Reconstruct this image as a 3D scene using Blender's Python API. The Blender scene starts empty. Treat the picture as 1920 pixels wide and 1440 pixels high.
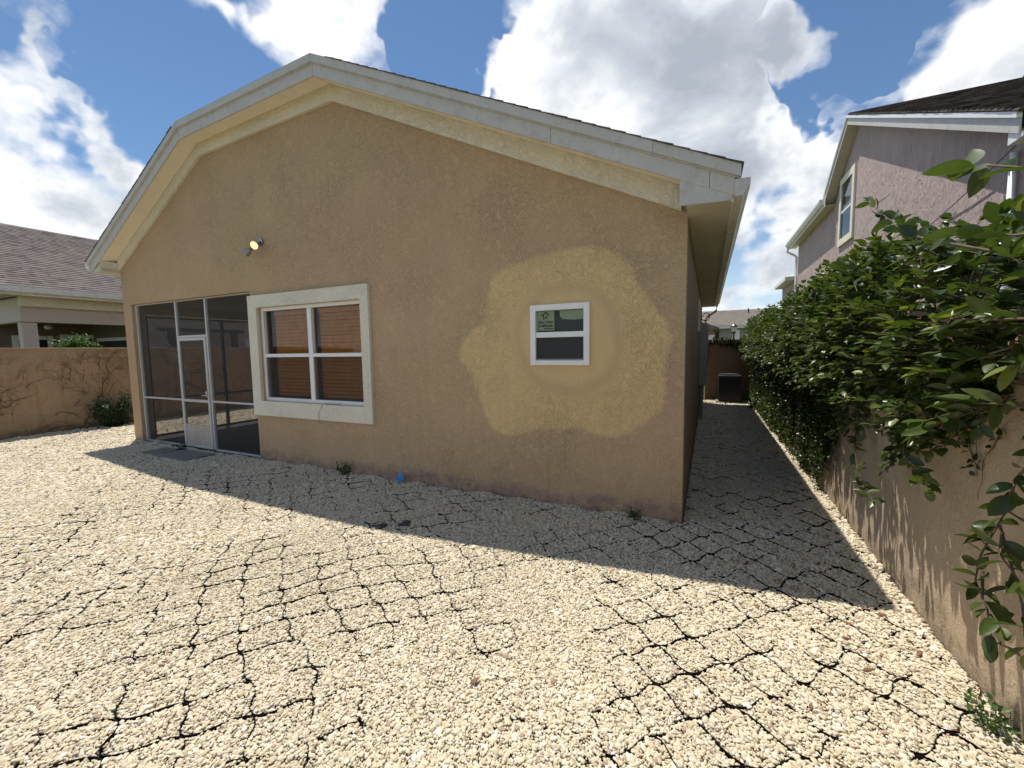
import bpy, bmesh, math, random
import numpy as np
from mathutils import Vector, Matrix
random.seed(7); rng = np.random.default_rng(7)
S = bpy.context.scene; COL = S.collection

# ---------------------------------------------------------------- camera
cd = bpy.data.cameras.new('camera'); cam = bpy.data.objects.new('camera', cd); COL.objects.link(cam)
cd.sensor_width = 36; cd.lens = 14.621; cd.clip_start = 0.05; cd.clip_end = 2000
R_ = Vector((.90478, .42561, -.0150)); U_ = Vector((-.02194, .08176, .99641)); F_ = Vector((-.42531, .90121, -.08332))
cam.matrix_world = Matrix(((R_.x, U_.x, -F_.x, 0), (R_.y, U_.y, -F_.y, 0), (R_.z, U_.z, -F_.z, 1.65), (0, 0, 0, 1)))
S.camera = cam
S.view_settings.view_transform = 'Standard'; S.view_settings.look = 'None'; S.view_settings.exposure = .25; S.view_settings.gamma = 1
S.view_settings.use_curve_mapping = False
S.cycles.max_bounces = 8; S.cycles.diffuse_bounces = 4; S.cycles.transparent_max_bounces = 12; S.cycles.caustics_reflective = False; S.cycles.caustics_refractive = False
S.cycles.use_denoising = True

# ---------------------------------------------------------------- sun and sky
SUN = Vector((-.285, .18, 1)).normalized()
sl = bpy.data.lights.new('sun', 'SUN'); sl.energy = 4.6; sl.angle = math.radians(.53); sl.color = (1, .955, .88)
so = bpy.data.objects.new('sun', sl); COL.objects.link(so); so.rotation_euler = SUN.to_track_quat('Z', 'Y').to_euler(); so.location = (-6, 4, 20)

class NT:
    def __init__(s, tree): s.t = tree; s.n = tree.nodes; s.l = tree.links
    def __call__(s, typ, ins=None, **kw):
        n = s.n.new('ShaderNode' + typ)
        for k, v in kw.items(): setattr(n, k, v)
        for k, v in (ins or {}).items():
            sock = n.inputs[k]
            if isinstance(v, bpy.types.NodeSocket): s.l.new(v, sock)
            elif isinstance(v, bpy.types.Node): s.l.new(v.outputs[0], sock)
            else: sock.default_value = v
        return n
    def math(s, op, a, b=0.0, clamp=False):
        return s('Math', {0: a, 1: b}, operation=op, use_clamp=clamp).outputs[0]
    def vmath(s, op, a, b=(0, 0, 0)):
        n = s('VectorMath', {0: a, 1: b}, operation=op); return n.outputs[1] if op in ('DOT_PRODUCT', 'LENGTH') else n.outputs[0]
    def ramp(s, fac, stops, interp='LINEAR'):
        n = s('ValToRGB', {0: fac}); r = n.color_ramp; r.interpolation = interp
        while len(r.elements) < len(stops): r.elements.new(.5)
        for e, (p, c) in zip(r.elements, stops):
            e.position = p; e.color = (*c, 1) if len(c) == 3 else c
        return n.outputs[0]
    def mix(s, f, a, b, blend='MIX'):
        n = s('Mix', data_type='RGBA', blend_type=blend)
        for i, v in ((0, f), (6, a), (7, b)):
            if isinstance(v, bpy.types.NodeSocket): s.l.new(v, n.inputs[i])
            elif i == 0: n.inputs[0].default_value = v
            else: n.inputs[i].default_value = (*v, 1) if len(v) == 3 else v
        return n.outputs[2]
    def rng(s, v, a, b, c=0., d=1., smooth=False):
        n = s('MapRange', {0: v, 1: a, 2: b, 3: c, 4: d}); n.interpolation_type = 'SMOOTHSTEP' if smooth else 'LINEAR'; return n.outputs[0]
    def noise(s, vec, scale, detail=5, rough=.55, dist=0., out=0):
        n = s('TexNoise', {'Scale': scale, 'Detail': detail, 'Roughness': rough, 'Distortion': dist})
        if vec is not None: s.l.new(vec, n.inputs['Vector'])
        return n.outputs[out]

BLOBS = [(-0.237, 0.806, 0.543, 0.134, 1.0), (-0.08, 0.849, 0.522, 0.154, 1.0), (0.049, 0.871, 0.488, 0.113, 1.0), (-0.141, 0.886, 0.442, 0.153, 1.0), (-0.007, 0.914, 0.405, 0.11, 1.0), (0.12, 0.871, 0.476, 0.057, 0.8), (-0.316, 0.813, 0.49, 0.068, 0.8), (0.086, 0.944, 0.32, 0.10, .75), (0.142, 0.961, 0.238, 0.10, .7), (0.075, 0.985, 0.14, 0.10, 0.6), (0.245, 0.88, 0.405, 0.062, 0.8), (0.347, 0.834, 0.429, 0.095, .9), (-0.70, 0.443, 0.557, 0.075, 0.9), (-0.60, 0.55, 0.582, 0.12, 1.0), (-0.888, 0.279, 0.366, 0.075, 0.65), (-0.868, 0.346, 0.345, 0.08, .75), (-0.925, 0.30, 0.235, 0.11, .75), (-0.849, 0.274, 0.451, 0.036, 0.4), (-0.429, 0.729, 0.534, 0.030, 0.7), (-0.801, 0.399, 0.445, 0.105, -1.0), (-0.764, 0.483, 0.428, 0.10, -1.), (-0.45, 0.681, 0.577, 0.085, -1.5), (-0.53, 0.685, 0.499, 0.11, -1.), (0.19, 0.86, 0.49, 0.045, -1.2), (0.175, 0.905, 0.372, 0.035, -.9), (-0.837, 0.329, 0.438, 0.03, -0.5)]
W = bpy.data.worlds.new('World'); S.world = W; W.use_nodes = True; W.node_tree.nodes.clear(); w = NT(W.node_tree)
sky = w('TexSky', sky_type='NISHITA', sun_disc=False, sun_elevation=math.radians(71.4), sun_rotation=math.radians(-57.7), altitude=0, air_density=1.0, dust_density=.05, ozone_density=3.5)
gen = w('TexCoord').outputs['Generated']; dirv = w.vmath('NORMALIZE', gen)
sep = w('SeparateXYZ', {0: dirv}); zz = w.math('ADD', w.math('MAXIMUM', sep.outputs[2], 0.), .42)
P = w('CombineXYZ', {0: w.math('DIVIDE', sep.outputs[0], zz), 1: w.math('DIVIDE', sep.outputs[1], zz), 2: .37}).outputs[0]
wd = w.vmath('SCALE', w.vmath('SUBTRACT', w.noise(dirv, 11., 3, .5, out=1), (.5, .5, .5))); wd.node.inputs['Scale'].default_value = .028
dirw = w.vmath('ADD', dirv, wd)
acc = None
def madd(a, b, c, clamp=False):
    n_ = w('Math', {0: a, 1: b, 2: c}, operation='MULTIPLY_ADD', use_clamp=clamp); return n_.outputs[0]
for x, y, z, a, wt in BLOBS:
    d = w.vmath('DOT_PRODUCT', dirw, (x, y, z)); c0, c1 = math.cos(a*1.35), math.cos(a*.3)
    m = madd(d, 1/(c1-c0), -c0/(c1-c0), True)
    acc = madd(m, wt, 0. if acc is None else acc)
acc = w.math('MINIMUM', w.math('MAXIMUM', acc, -1.3), 1.1)
f1 = w.noise(P, 3.4, 8, .57, .1)
dens = madd(f1, 1.75, -.865); dens = madd(acc, .40, dens)
alpha = w.math('MULTIPLY', w.rng(dens, -.06, .34, 0, 1, True), w.rng(sep.outputs[2], .0, .05))
f2 = w.noise(w.vmath('ADD', P, (.05, -.04, .3)), 2.6, 6, .55, .3)
thick = madd(f2, 2.0, madd(w.math('MINIMUM', dens, .6), .55, -.98))
ccol = w.ramp(w.rng(thick, .0, .62), [(0, (1.02, 1.02, 1.02)), (.35, (.86, .88, .9)), (.65, (.58, .62, .68)), (1, (.40, .44, .51))])
STR = .1
ccol = w.mix(1., ccol, (9.6, 9.6, 9.6), 'MULTIPLY')
skyv = w.mix(1., sky.outputs[0], (.82, .92, .96), 'MULTIPLY')
skyb = w.mix(w.rng(sep.outputs[2], .30, .0, 0, .8, True), skyv, (6.2, 7.4, 8.6))
colr = w.mix(alpha, skyb, ccol)
bg = w('Background', {0: colr, 1: STR}); W.cycles.sampling_method = 'NONE'; wo = w('OutputWorld'); W.node_tree.links.new(bg.outputs[0], wo.inputs[0])

# ---------------------------------------------------------------- helpers
class MB:
    def __init__(s): s.v = []; s.f = []
    def box(s, x0, x1, y0, y1, z0, z1):
        b = len(s.v)
        s.v += [(x0,y0,z0),(x1,y0,z0),(x1,y1,z0),(x0,y1,z0),(x0,y0,z1),(x1,y0,z1),(x1,y1,z1),(x0,y1,z1)]
        s.f += [tuple(b+i for i in q) for q in ((0,3,2,1),(4,5,6,7),(0,1,5,4),(1,2,6,5),(2,3,7,6),(3,0,4,7))]; return s
    def ext(s, poly, vec):          # polygon of 3D points, extruded by vec
        b = len(s.v); n = len(poly); vec = Vector(vec)
        s.v += [tuple(p) for p in poly] + [tuple(Vector(p) + vec) for p in poly]
        s.f += [tuple(b+i for i in range(n))[::-1], tuple(b+n+i for i in range(n))]
        s.f += [(b+i, b+(i+1) % n, b+n+(i+1) % n, b+n+i) for i in range(n)]; return s
    def xz(s, poly, y0, y1): return s.ext([(x, y0, z) for x, z in poly], (0, y1-y0, 0))
    def yz(s, poly, x0, x1): return s.ext([(x0, y, z) for y, z in poly], (x1-x0, 0, 0))
    def quad(s, *p): b = len(s.v); s.v += [tuple(q) for q in p]; s.f.append(tuple(range(b, b+len(p)))); return s
    def tube(s, pts, r, n=6, cap=True):
        pts = [Vector(p) for p in pts]; k = len(pts); rs = r if isinstance(r, (list, tuple)) else [r]*k
        b = len(s.v)
        for i, p in enumerate(pts):
            t = (pts[min(i+1, k-1)] - pts[max(i-1, 0)]).normalized()
            a = t.cross(Vector((0, 0, 1)) if abs(t.z) < .9 else Vector((1, 0, 0))).normalized(); c = t.cross(a)
            for j in range(n):
                th = 2*math.pi*j/n; s.v.append(tuple(p + (a*math.cos(th) + c*math.sin(th))*rs[i]))
        for i in range(k-1):
            for j in range(n): s.f.append((b+i*n+j, b+i*n+(j+1) % n, b+(i+1)*n+(j+1) % n, b+(i+1)*n+j))
        if cap: s.f += [tuple(b+j for j in range(n)), tuple(b+(k-1)*n+j for j in range(n))[::-1]]
        return s
    def build(s, name, mat, parent=None, bevel=0, smooth=False, **props):
        me = bpy.data.meshes.new(name); me.from_pydata(s.v, [], s.f); me.update()
        bm = bmesh.new(); bm.from_mesh(me); bmesh.ops.recalc_face_normals(bm, faces=bm.faces[:]); bm.to_mesh(me); bm.free()
        return link(name, me, mat, parent, bevel, smooth, **props)
def link(name, me, mat, parent=None, bevel=0, smooth=False, **props):
    me.materials.append(mat)
    if smooth: me.shade_smooth()
    o = bpy.data.objects.new(name, me); COL.objects.link(o)
    if parent: o.parent = parent
    if bevel:
        m = o.modifiers.new('bevel', 'BEVEL'); m.width = bevel; m.segments = 2; m.limit_method = 'ANGLE'
    for k, v in props.items(): o[k] = v
    return o
def thing(name, label, cat, loc=(0, 0, 0), group=None):
    o = bpy.data.objects.new(name, None); COL.objects.link(o); o.empty_display_size = .1
    o['label'] = label; o['category'] = cat
    if group: o['group'] = group
    return o
def tag(o, label, cat, group=None):
    o['label'] = label; o['category'] = cat
    if group: o['group'] = group
    return o

def mat_new(name):
    m = bpy.data.materials.new(name); m.use_nodes = True; m.node_tree.nodes.clear(); n = NT(m.node_tree)
    o = n('OutputMaterial'); b = n('BsdfPrincipled'); m.node_tree.links.new(b.outputs[0], o.inputs[0]); return m, n, b, o
def L(n, a, b): n.l.new(a, b)
def simple(name, col, rough=.6, var=.12, vscale=6., bump=.0, bscale=60., metal=0., dirt=0., dirtcol=(.1, .08, .06), spec=.5):
    m, n, b, o = mat_new(name); tc = n('TexCoord').outputs['Object']
    f = n.noise(tc, vscale, 6, .6)
    c0 = tuple(c*(1-var) for c in col); c1 = tuple(min(1, c*(1+var)) for c in col)
    c = n.mix(n.rng(f, .3, .7), c0, c1)
    if dirt: c = n.mix(n.math('MULTIPLY', n.rng(n.noise(tc, vscale*2.3, 8, .7), .5, .75), dirt), c, dirtcol)
    L(n, c, b.inputs['Base Color']); b.inputs['Roughness'].default_value = rough; b.inputs['Metallic'].default_value = metal
    b.inputs['Specular IOR Level'].default_value = spec
    if bump:
        bp = n('Bump', {'Strength': 1., 'Distance': bump, 'Height': n.noise(tc, bscale, 5, .6)}); L(n, bp.outputs[0], b.inputs['Normal'])
    return m
def stucco(name, cA, cB, amt=.006, scale=16., base=None, specks=.55, vert=1., stain=None, patch=False):
    m, n, b, o = mat_new(name); tc = n('TexCoord').outputs['Object']
    c = n.mix(n.rng(n.noise(tc, .9, 5, .6), .35, .65), cA, cB)
    c = n.mix(n.math('MULTIPLY', n.rng(n.noise(tc, 5., 8, .7), .35, .75), .4), c, tuple(x*.8 for x in cA))
    sv = n('Mapping', {'Vector': tc, 'Scale': (9, 9, .5)}).outputs[0]
    c = n.mix(n.math('MULTIPLY', n.math('MULTIPLY', n.rng(n.noise(sv, 1.4, 6, .65), .52, .7), n.rng(n.noise(tc, .7, 3), .45, .65)), .35), c, tuple(x*.62 for x in cA))
    st = n('Mapping', {'Vector': tc, 'Scale': (1, 1, 1/vert)}).outputs[0]
    # skip-trowel relief: flattened ridges with pits between
    h1 = n.noise(st, scale, 5, .6, 1.1); pl = n.rng(h1, .42, .56, 0, 1, True)
    h2 = n.noise(st, scale*5, 4, .65, .4)
    hh = n.math('ADD', n.math('MULTIPLY', pl, .75), n.math('MULTIPLY', h2, .45))
    vor = n('TexVoronoi', {'Vector': tc, 'Scale': 5.5, 'Randomness': 1.}).outputs[0]
    pit = n.rng(vor, .045, .03, 0, 1)
    pit = n.math('MULTIPLY', pit, n.rng(n.noise(tc, 1.9, 2, .5), .5, .6))
    c = n.mix(n.math('MULTIPLY', n.rng(h1, .47, .4), .16), c, tuple(x*.5 for x in cA))
    c = n.mix(n.math('MULTIPLY', pit, specks), c, (.06, .04, .03))
    z = n('SeparateXYZ', {0: tc}).outputs[2]
    if base:
        edge = n.math('ADD', n.math('MULTIPLY', n.noise(tc, 3.2, 6, .7), .5), -.12)
        k = n.rng(n.math('SUBTRACT', z, edge), .07, -.04, 0, 1, True)
        k2 = n.math('MULTIPLY', k, n.rng(n.noise(tc, 11., 6, .7), .3, .62))
        c = n.mix(n.math('MULTIPLY', k2, .85), c, base)
        k3 = n.math('MULTIPLY', n.rng(n.math('ADD', z, n.math('MULTIPLY', n.noise(tc, 9., 5, .7), .12)), .13, .05), n.rng(n.noise(tc, 5., 6, .75), .5, .6))
        c = n.mix(n.math('MULTIPLY', k3, .8), c, (.07, .05, .045))
    if stain:
        sx = n('Mapping', {'Vector': tc, 'Scale': (5, 5, .35)}).outputs[0]
        k = n.math('MULTIPLY', n.rng(n.noise(sx, 1.6, 7, .65), .5, .68), n.rng(n.noise(tc, .8, 4), .4, .65))
        c = n.mix(n.math('MULTIPLY', k, .7), c, stain)
    if patch:          # newer yellow paint over the filled-in round window
        at = n('Attribute', attribute_name='rim').outputs['Fac']; r = n('Attribute', attribute_name='ring').outputs['Fac']
        al = n.rng(n.math('ADD', at, n.math('MULTIPLY', n.math('SUBTRACT', n.noise(tc, 13, 7, .72), .5), .5)), .28, .72, 0, 1, True)
        rg = n.math('ADD', r, n.math('MULTIPLY', n.math('SUBTRACT', n.noise(tc, 2.6, 5, .6), .5), .16))
        pc = n.ramp(rg, [(0, (.66, .475, .245)), (.40, (.70, .505, .255)), (.48, (.59, .425, .225)), (.56, (.71, .515, .255)), (.66, (.77, .565, .28)), (.76, (.735, .535, .265)), (1, (.76, .555, .275))])
        pc = n.mix(n.math('MULTIPLY', n.rng(n.noise(n('Mapping', {'Vector': tc, 'Scale': (6, 6, .8)}).outputs[0], 2.2, 7, .7), .42, .7), .38), pc, (.60, .435, .21))
        pc = n.mix(n.math('MULTIPLY', n.rng(n.noise(tc, 2.1, 5, .6), .5, .72), .45), pc, cA)
        c = n.mix(n.math('MULTIPLY', al, n.math('SUBTRACT', 1., n.math('MULTIPLY', pit, .6))), c, pc)
        smear = n.noise(n('Mapping', {'Vector': tc, 'Scale': (5, 5, 1)}).outputs[0], 7, 5, .65, .8)
        inn = n.math('MULTIPLY', al, n.rng(rg, .62, .46)); hs = n('Mix', {0: inn, 2: hh, 3: n.math('MULTIPLY', smear, .9)}); hh = hs.outputs[0]
    L(n, c, b.inputs['Base Color']); b.inputs['Roughness'].default_value = .88; b.inputs['Specular IOR Level'].default_value = .25
    hh = n.math('MULTIPLY', hh, n.rng(n.noise(tc, 1.3, 4, .6), .35, .65, .45, 1.25))
    bp = n('Bump', {'Strength': 1., 'Distance': amt, 'Height': n.math('SUBTRACT', hh, n.math('MULTIPLY', pit, .8))}); L(n, bp.outputs[0], b.inputs['Normal'])
    return m
def leafmat(name, dark, light, young, rough=.32, trans=.3):
    m, n, b, o = mat_new(name); at = n('Attribute', attribute_name='tint').outputs['Fac']
    c = n.ramp(at, [(0, dark), (.6, light), (.88, light), (1, young)])
    tc = n('TexCoord').outputs['Object']
    c = n.mix(n.math('MULTIPLY', n.rng(n.noise(tc, 35, 4), .45, .8), .35), c, tuple(x*.6 for x in dark))
    L(n, c, b.inputs['Base Color']); b.inputs['Roughness'].default_value = rough; b.inputs['Specular IOR Level'].default_value = .5
    tr = n('BsdfTranslucent', {0: n.mix(1., c, (1.55, 1.6, .7), 'MULTIPLY')})
    ms = n('MixShader', {0: trans, 1: b.outputs[0], 2: tr.outputs[0]}); L(n, ms.outputs[0], o.inputs[0])
    return m
def shinglemat(name, cols, sc=(.8, 3.6, .8)):
    m, n, b, o = mat_new(name); tc = n('TexCoord').outputs['Object']
    oi = n('ObjectInfo').outputs['Random']
    v = n('TexVoronoi', {'Vector': n.vmath('ADD', n('Mapping', {'Vector': tc, 'Scale': sc}).outputs[0], n('CombineXYZ', {0: n.math('MULTIPLY', oi, 37.), 1: n.math('MULTIPLY', oi, 91.), 2: 0.}).outputs[0]), 'Scale': 1.5}).outputs[1]
    f = n('SeparateColor', {0: v}).outputs[0]
    c = n.ramp(f, [(i/(len(cols)-1), x) for i, x in enumerate(cols)])
    c = n.mix(n.math('MULTIPLY', n.noise(tc, 90, 4, .7), .5), c, cols[0])
    L(n, c, b.inputs['Base Color']); b.inputs['Roughness'].default_value = .95; b.inputs['Specular IOR Level'].default_value = .15
    bp = n('Bump', {'Strength': 1., 'Distance': .004, 'Height': n.noise(tc, 160, 3, .6)}); L(n, bp.outputs[0], b.inputs['Normal'])
    return m
def screenmat(name, t=.62, col=(.035, .033, .03)):
    m, n, b, o = mat_new(name); b.inputs['Base Color'].default_value = (*col, 1); b.inputs['Roughness'].default_value = .7
    tr = n('BsdfTransparent', {0: (1, 1, 1, 1)}); tc = n('TexCoord').outputs['Object']
    f = n.rng(n.noise(tc, 2.2, 3), .3, .7, t-.03, t+.03)
    ms = n('MixShader', {0: f, 1: b.outputs[0], 2: tr.outputs[0]}); L(n, ms.outputs[0], o.inputs[0]); return m
def glassmat(name, tint=(.9, .93, .92)):
    m, n, b, o = mat_new(name); tr = n('BsdfTransparent', {0: (*tint, 1)}); gl = n('BsdfGlossy', {0: (1, 1, 1, 1), 'Roughness': .03})
    tc = n('TexCoord').outputs['Object']
    bp = n('Bump', {'Strength': .4, 'Distance': .004, 'Height': n.noise(tc, 2.5, 2)}); L(n, bp.outputs[0], gl.inputs['Normal'])
    fr = n('Fresnel', {0: 1.42}).outputs[0]
    ms = n('MixShader', {0: n.math('ADD', fr, .0), 1: tr.outputs[0], 2: gl.outputs[0]}); L(n, ms.outputs[0], o.inputs[0]); return m

M = {}
TAN = (.575, .41, .235); TAN2 = (.56, .385, .24)
M['facade'] = stucco('facade_stucco', TAN, TAN2, .0065, 24, base=(.3, .2, .17), vert=1.1, patch=True)
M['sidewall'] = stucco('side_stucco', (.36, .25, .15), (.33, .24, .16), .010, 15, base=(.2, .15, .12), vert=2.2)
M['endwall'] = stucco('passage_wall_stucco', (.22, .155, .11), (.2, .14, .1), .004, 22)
M['frieze'] = stucco('frieze_stucco', (.84, .77, .62), (.80, .73, .59), .007, 18, specks=.7)
M['trimst'] = stucco('trim_stucco', (.88, .82, .66), (.84, .77, .62), .005, 30, specks=.6)
M['wallR'] = stucco('garden_wall_stucco', (.58, .45, .31), (.54, .41, .28), .003, 30, base=(.24, .19, .13), specks=.9, stain=(.27, .2, .14))
M['wallL'] = stucco('old_garden_wall_stucco', (.42, .30, .18), (.36, .25, .15), .005, 20, base=(.15, .11, .06), stain=(.2, .14, .08))
M['pink'] = stucco('pink_stucco', (.50, .395, .36), (.47, .37, .34), .014, 9, vert=2.6)
M['beige'] = stucco('beige_stucco', (.64, .53, .44), (.61, .50, .42), .004, 14)
M['grey_house'] = simple('grey_render', (.35, .31, .25), .9, .08)
M['orange_house'] = simple('orange_render', (.42, .26, .14), .9, .08)
M['fascia'] = simple('weathered_white_fascia', (.57, .54, .49), .55, .06, 5., .001, 30., dirt=.4, dirtcol=(.2, .19, .17))
M['soffit'] = simple('cream_soffit', (.90, .82, .66), .7, .03, 3., .001, 90., dirt=.12)
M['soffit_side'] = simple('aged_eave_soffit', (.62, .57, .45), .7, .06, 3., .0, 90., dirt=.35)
M['gutter'] = simple('aged_white_gutter', (.78, .75, .66), .45, .06, 4., 0, dirt=.4, dirtcol=(.25, .23, .17))
M['white'] = simple('white_vinyl', (.86, .85, .82), .35, .03, 8., dirt=.08)
M['alu'] = simple('white_aluminium', (.56, .545, .52), .4, .06, 7., dirt=.25, dirtcol=(.3, .28, .25))
M['kick'] = simple('kick_plate_aluminium', (.50, .45, .38), .45, .12, 5., dirt=.4, dirtcol=(.25, .2, .15))
M['bronze'] = simple('bronze_frame', (.06, .045, .04), .5, .1)
M['dark'] = simple('dark_interior', (.03, .026, .022), .9, .1)
M['room'] = simple('dim_room', (.12, .1, .08), .9, .1)
M['porch'] = simple('porch_interior_paint', (.20, .16, .115), .9, .06)
M['slab'] = simple('porch_slab', (.10, .095, .09), .8, .15, 3., .002, 40)
M['concrete'] = simple('paver_concrete', (.20, .19, .175), .9, .15, 6., .004, 60, dirt=.5)
M['slat'] = simple('cherry_wood_slat', (.78, .30, .065), .45, .14, 9.)
M['screen'] = screenmat('insect_screen', .50); M['screen_dense'] = screenmat('dense_insect_screen', .62, (.05, .048, .045))
M['screen_black'] = screenmat('charcoal_sash_screen', .1, (.035, .036, .038))
M['glass'] = glassmat('window_glass'); M['film'] = simple('green_film', (.22, .27, .16), .25, .12, 12.)
M['sticker'] = simple('green_sticker', (.24, .29, .18), .4, .05, 12.); M['ink'] = simple('black_ink', (.012, .014, .012), .5, .05)
M['shingleA'] = shinglemat('taupe_shingle', [(.10, .085, .08), (.17, .145, .135), (.22, .19, .175), (.15, .125, .115)])
M['shingleB'] = shinglemat('brown_shingle', [(.05, .044, .041), (.15, .125, .112), (.27, .225, .20), (.08, .068, .062), (.20, .165, .148)], (3.2, .8, .8))
M['shingleC'] = shinglemat('far_shingle', [(.17, .15, .13), (.24, .21, .18), (.2, .18, .15)], (2., .8, .8))
M['plastic'] = simple('black_geocell_plastic', (.012, .0105, .009), .9, .2, spec=.08)
M['soil'] = simple('dusty_soil', (.20, .16, .115), .95, .3, 9., .01, 60)
M['lawn'] = simple('lot_ground', (.10, .12, .05), .95, .3, 1.5, .02, 20)
M['ac'] = simple('condenser_metal', (.03, .03, .03), .5, .1); M['meter'] = simple('meter_box_paint', (.34, .31, .27), .5, .06, dirt=.3)
M['iron'] = simple('black_iron', (.012, .012, .012), .4, .1)
M['bark'] = simple('bark', (.13, .095, .065), .9, .3, 30., .002, 120); M['dryvine'] = simple('dry_vine', (.15, .062, .042), .9, .35, 14.)
M['fig'] = leafmat('fig_leaf', (.022, .040, .009), (.062, .096, .020), (.18, .205, .045), .36, .28)
M['ivy'] = leafmat('small_ivy_leaf', (.016, .032, .008), (.05, .075, .018), (.16, .18, .04), .35, .22)
M['weed'] = leafmat('weed_leaf', (.03, .07, .015), (.07, .14, .03), (.14, .2, .05), .5, .35)
M['shrub'] = leafmat('shrub_leaf', (.02, .042, .012), (.04, .075, .02), (.08, .12, .03), .45, .2)
M['dead'] = simple('dead_leaf', (.20, .085, .04), .7, .45, 25.); M['blue'] = simple('blue_plastic_film', (.02, .22, .55), .25, .2, 40.)
M['lump'] = simple('dark_debris', (.07, .065, .06), .95, .25, 25., .008, 60)
M['chrome'] = simple('lamp_metal', (.32, .31, .29), .35, .1, metal=.6); M['bulboff'] = simple('frosted_lamp_glass', (.62, .6, .55), .15, .08)
m, n, b, o = mat_new('lit_lamp_glass'); e = n('Emission', {0: (1, .78, .36, 1), 1: 1.6}); fc = n('LayerWeight', {0: .4}).outputs[1]
ms = n('MixShader', {0: n.rng(fc, 0, .5, .15, .5), 1: e.outputs[0], 2: b.outputs[0]}); b.inputs['Base Color'].default_value = (.9, .75, .45, 1); L(n, ms.outputs[0], o.inputs[0]); M['bulb'] = m
# pebbles
m, n, b, o = mat_new('cream_pebble'); oi = n('ObjectInfo').outputs['Random']; tc = n('TexCoord').outputs['Object']
c = n.ramp(oi, [(0, (.57, .50, .34)), (.22, (.68, .61, .45)), (.42, (.54, .46, .31)), (.62, (.73, .68, .54)), (.8, (.61, .55, .40)), (.93, (.79, .76, .68)), (.965, (.36, .27, .19)), (1, (.46, .34, .26))])
c = n.mix(1., c, (.94, .92, .91), 'MULTIPLY')
geo = n('NewGeometry').outputs['Position']
c = n.mix(n.math('MULTIPLY', n.rng(n.noise(geo, .9, 4, .6), .45, .75), .35), c, (.42, .35, .245))
L(n, c, b.inputs['Base Color']); b.inputs['Roughness'].default_value = .85; b.inputs['Specular IOR Level'].default_value = .25; M['pebble'] = m
m, n, b, o = mat_new('gravel_bed'); tc = n('TexCoord').outputs['Object']
vo = n('TexVoronoi', {'Vector': tc, 'Scale': 55.}); cc = n('SeparateColor', {0: vo.outputs[1]}).outputs[0]
c = n.ramp(cc, [(0, (.16, .125, .085)), (.5, (.25, .205, .145)), (1, (.33, .28, .2))]); L(n, c, b.inputs['Base Color']); b.inputs['Roughness'].default_value = .95
bp = n('Bump', {'Strength': 1., 'Distance': .02, 'Height': n.math('SUBTRACT', 1., vo.outputs[0])}); L(n, bp.outputs[0], b.inputs['Normal']); M['bed'] = m

# ---------------------------------------------------------------- ground
WX0, WX1, Y0 = -12.7, 1.2, 4.07
MB().quad((-900, -900, -.05), (900, -900, -.05), (900, 900, -.05), (-900, 900, -.05)).build('ground', M['lawn'], kind='structure')
MB().quad((WX0, -6, -.014), (WX1, -6, -.014), (WX1, 14.4, -.014), (WX0, 14.4, -.014)).build('gravel_bed', M['bed'], kind='structure')

# ---------------------------------------------------------------- noise fields for the gravel
def vnoise(x, y, seed):
    xi = np.floor(x).astype(np.int64); yi = np.floor(y).astype(np.int64); fx = x-xi; fy = y-yi
    fx = fx*fx*(3-2*fx); fy = fy*fy*(3-2*fy)
    def h(a, b):
        k = (a*374761393 + b*668265263 + seed*974634777) & 0x7fffffff; k = ((k ^ (k >> 13))*1274126177) & 0x7fffffff
        return ((k ^ (k >> 16)) & 0xffff)/65535.
    return (h(xi, yi)*(1-fx)+h(xi+1, yi)*fx)*(1-fy)+(h(xi, yi+1)*(1-fx)+h(xi+1, yi+1)*fx)*fy
def fbm(x, y, seed, o=3):
    return sum(vnoise(x*2**i, y*2**i, seed+i)/2**i for i in range(o))/sum(1/2**i for i in range(o))
CL, CT = .345, .150
CA, SA = math.cos(.07), math.sin(.07)
def warp_xy(x, y):
    return (.24*(fbm(x*.6, y*.6, 3, 2)-.5)+.11*(fbm(x*2.2, y*2.2, 5, 1)-.5)), (.24*(fbm(x*.6+9, y*.6, 7, 2)-.5)+.08*(fbm(x*2.2+4, y*2.2, 11, 1)-.5))
def to_uv(x, y):
    a, b_ = warp_xy(x, y); x = x+a; y = y+b_
    return x*CA+y*SA, -x*SA+y*CA
def to_xy(u, v):
    X = u*CA-v*SA; Y = u*SA+v*CA; x, y = X.copy(), Y.copy()
    for _ in range(6):
        a, b_ = warp_xy(x, y); x = X-a; y = Y-b_
    return x, y
def wave(t): s_ = np.sin(t); return np.sign(s_)*np.abs(s_)**.85
def strip_v(k, u): return k*CT + CT*.47*wave(2*np.pi*u/CL + k*np.pi)
def expo(x, y):                      # how far the plastic stands clear of the stones
    e = .5*fbm(x*.9+3, y*.9, 21, 2)+.5*fbm(x*2.6, y*2.6, 27, 2)
    bias = .10*np.clip((x+3.0)/2., 0, 1)*np.clip((y-2.1)/.7, 0, 1) - .10*np.clip((x+1.3)/.8, 0, 1)*np.clip((2.3-y)/.5, 0, 1) - .05*np.clip((y-5)/1.5, 0, 1) - .03*np.clip((-4-x)/2, 0, 1)*np.clip((y-1.2)/.6, 0, 1) + .05*np.clip((1.7-y)/.8, 0, 1)*np.clip((-.6-x)/.8, 0, 1)
    bias = bias + .05*np.clip((x+3.2)/.5, 0, 1)*np.clip((-.6-x)/.5, 0, 1)*np.clip((2.5-y)/.4, 0, 1)
    thin = .34*np.clip((e+bias-.40)/.09, 0, 1); bold = .5*np.clip((e+bias-.53)/.12, 0, 1)
    return (thin+bold)*np.clip(fbm(x*4.5, y*4.5, 33, 2)*3.6-.8, 0.03, 1)
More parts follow.
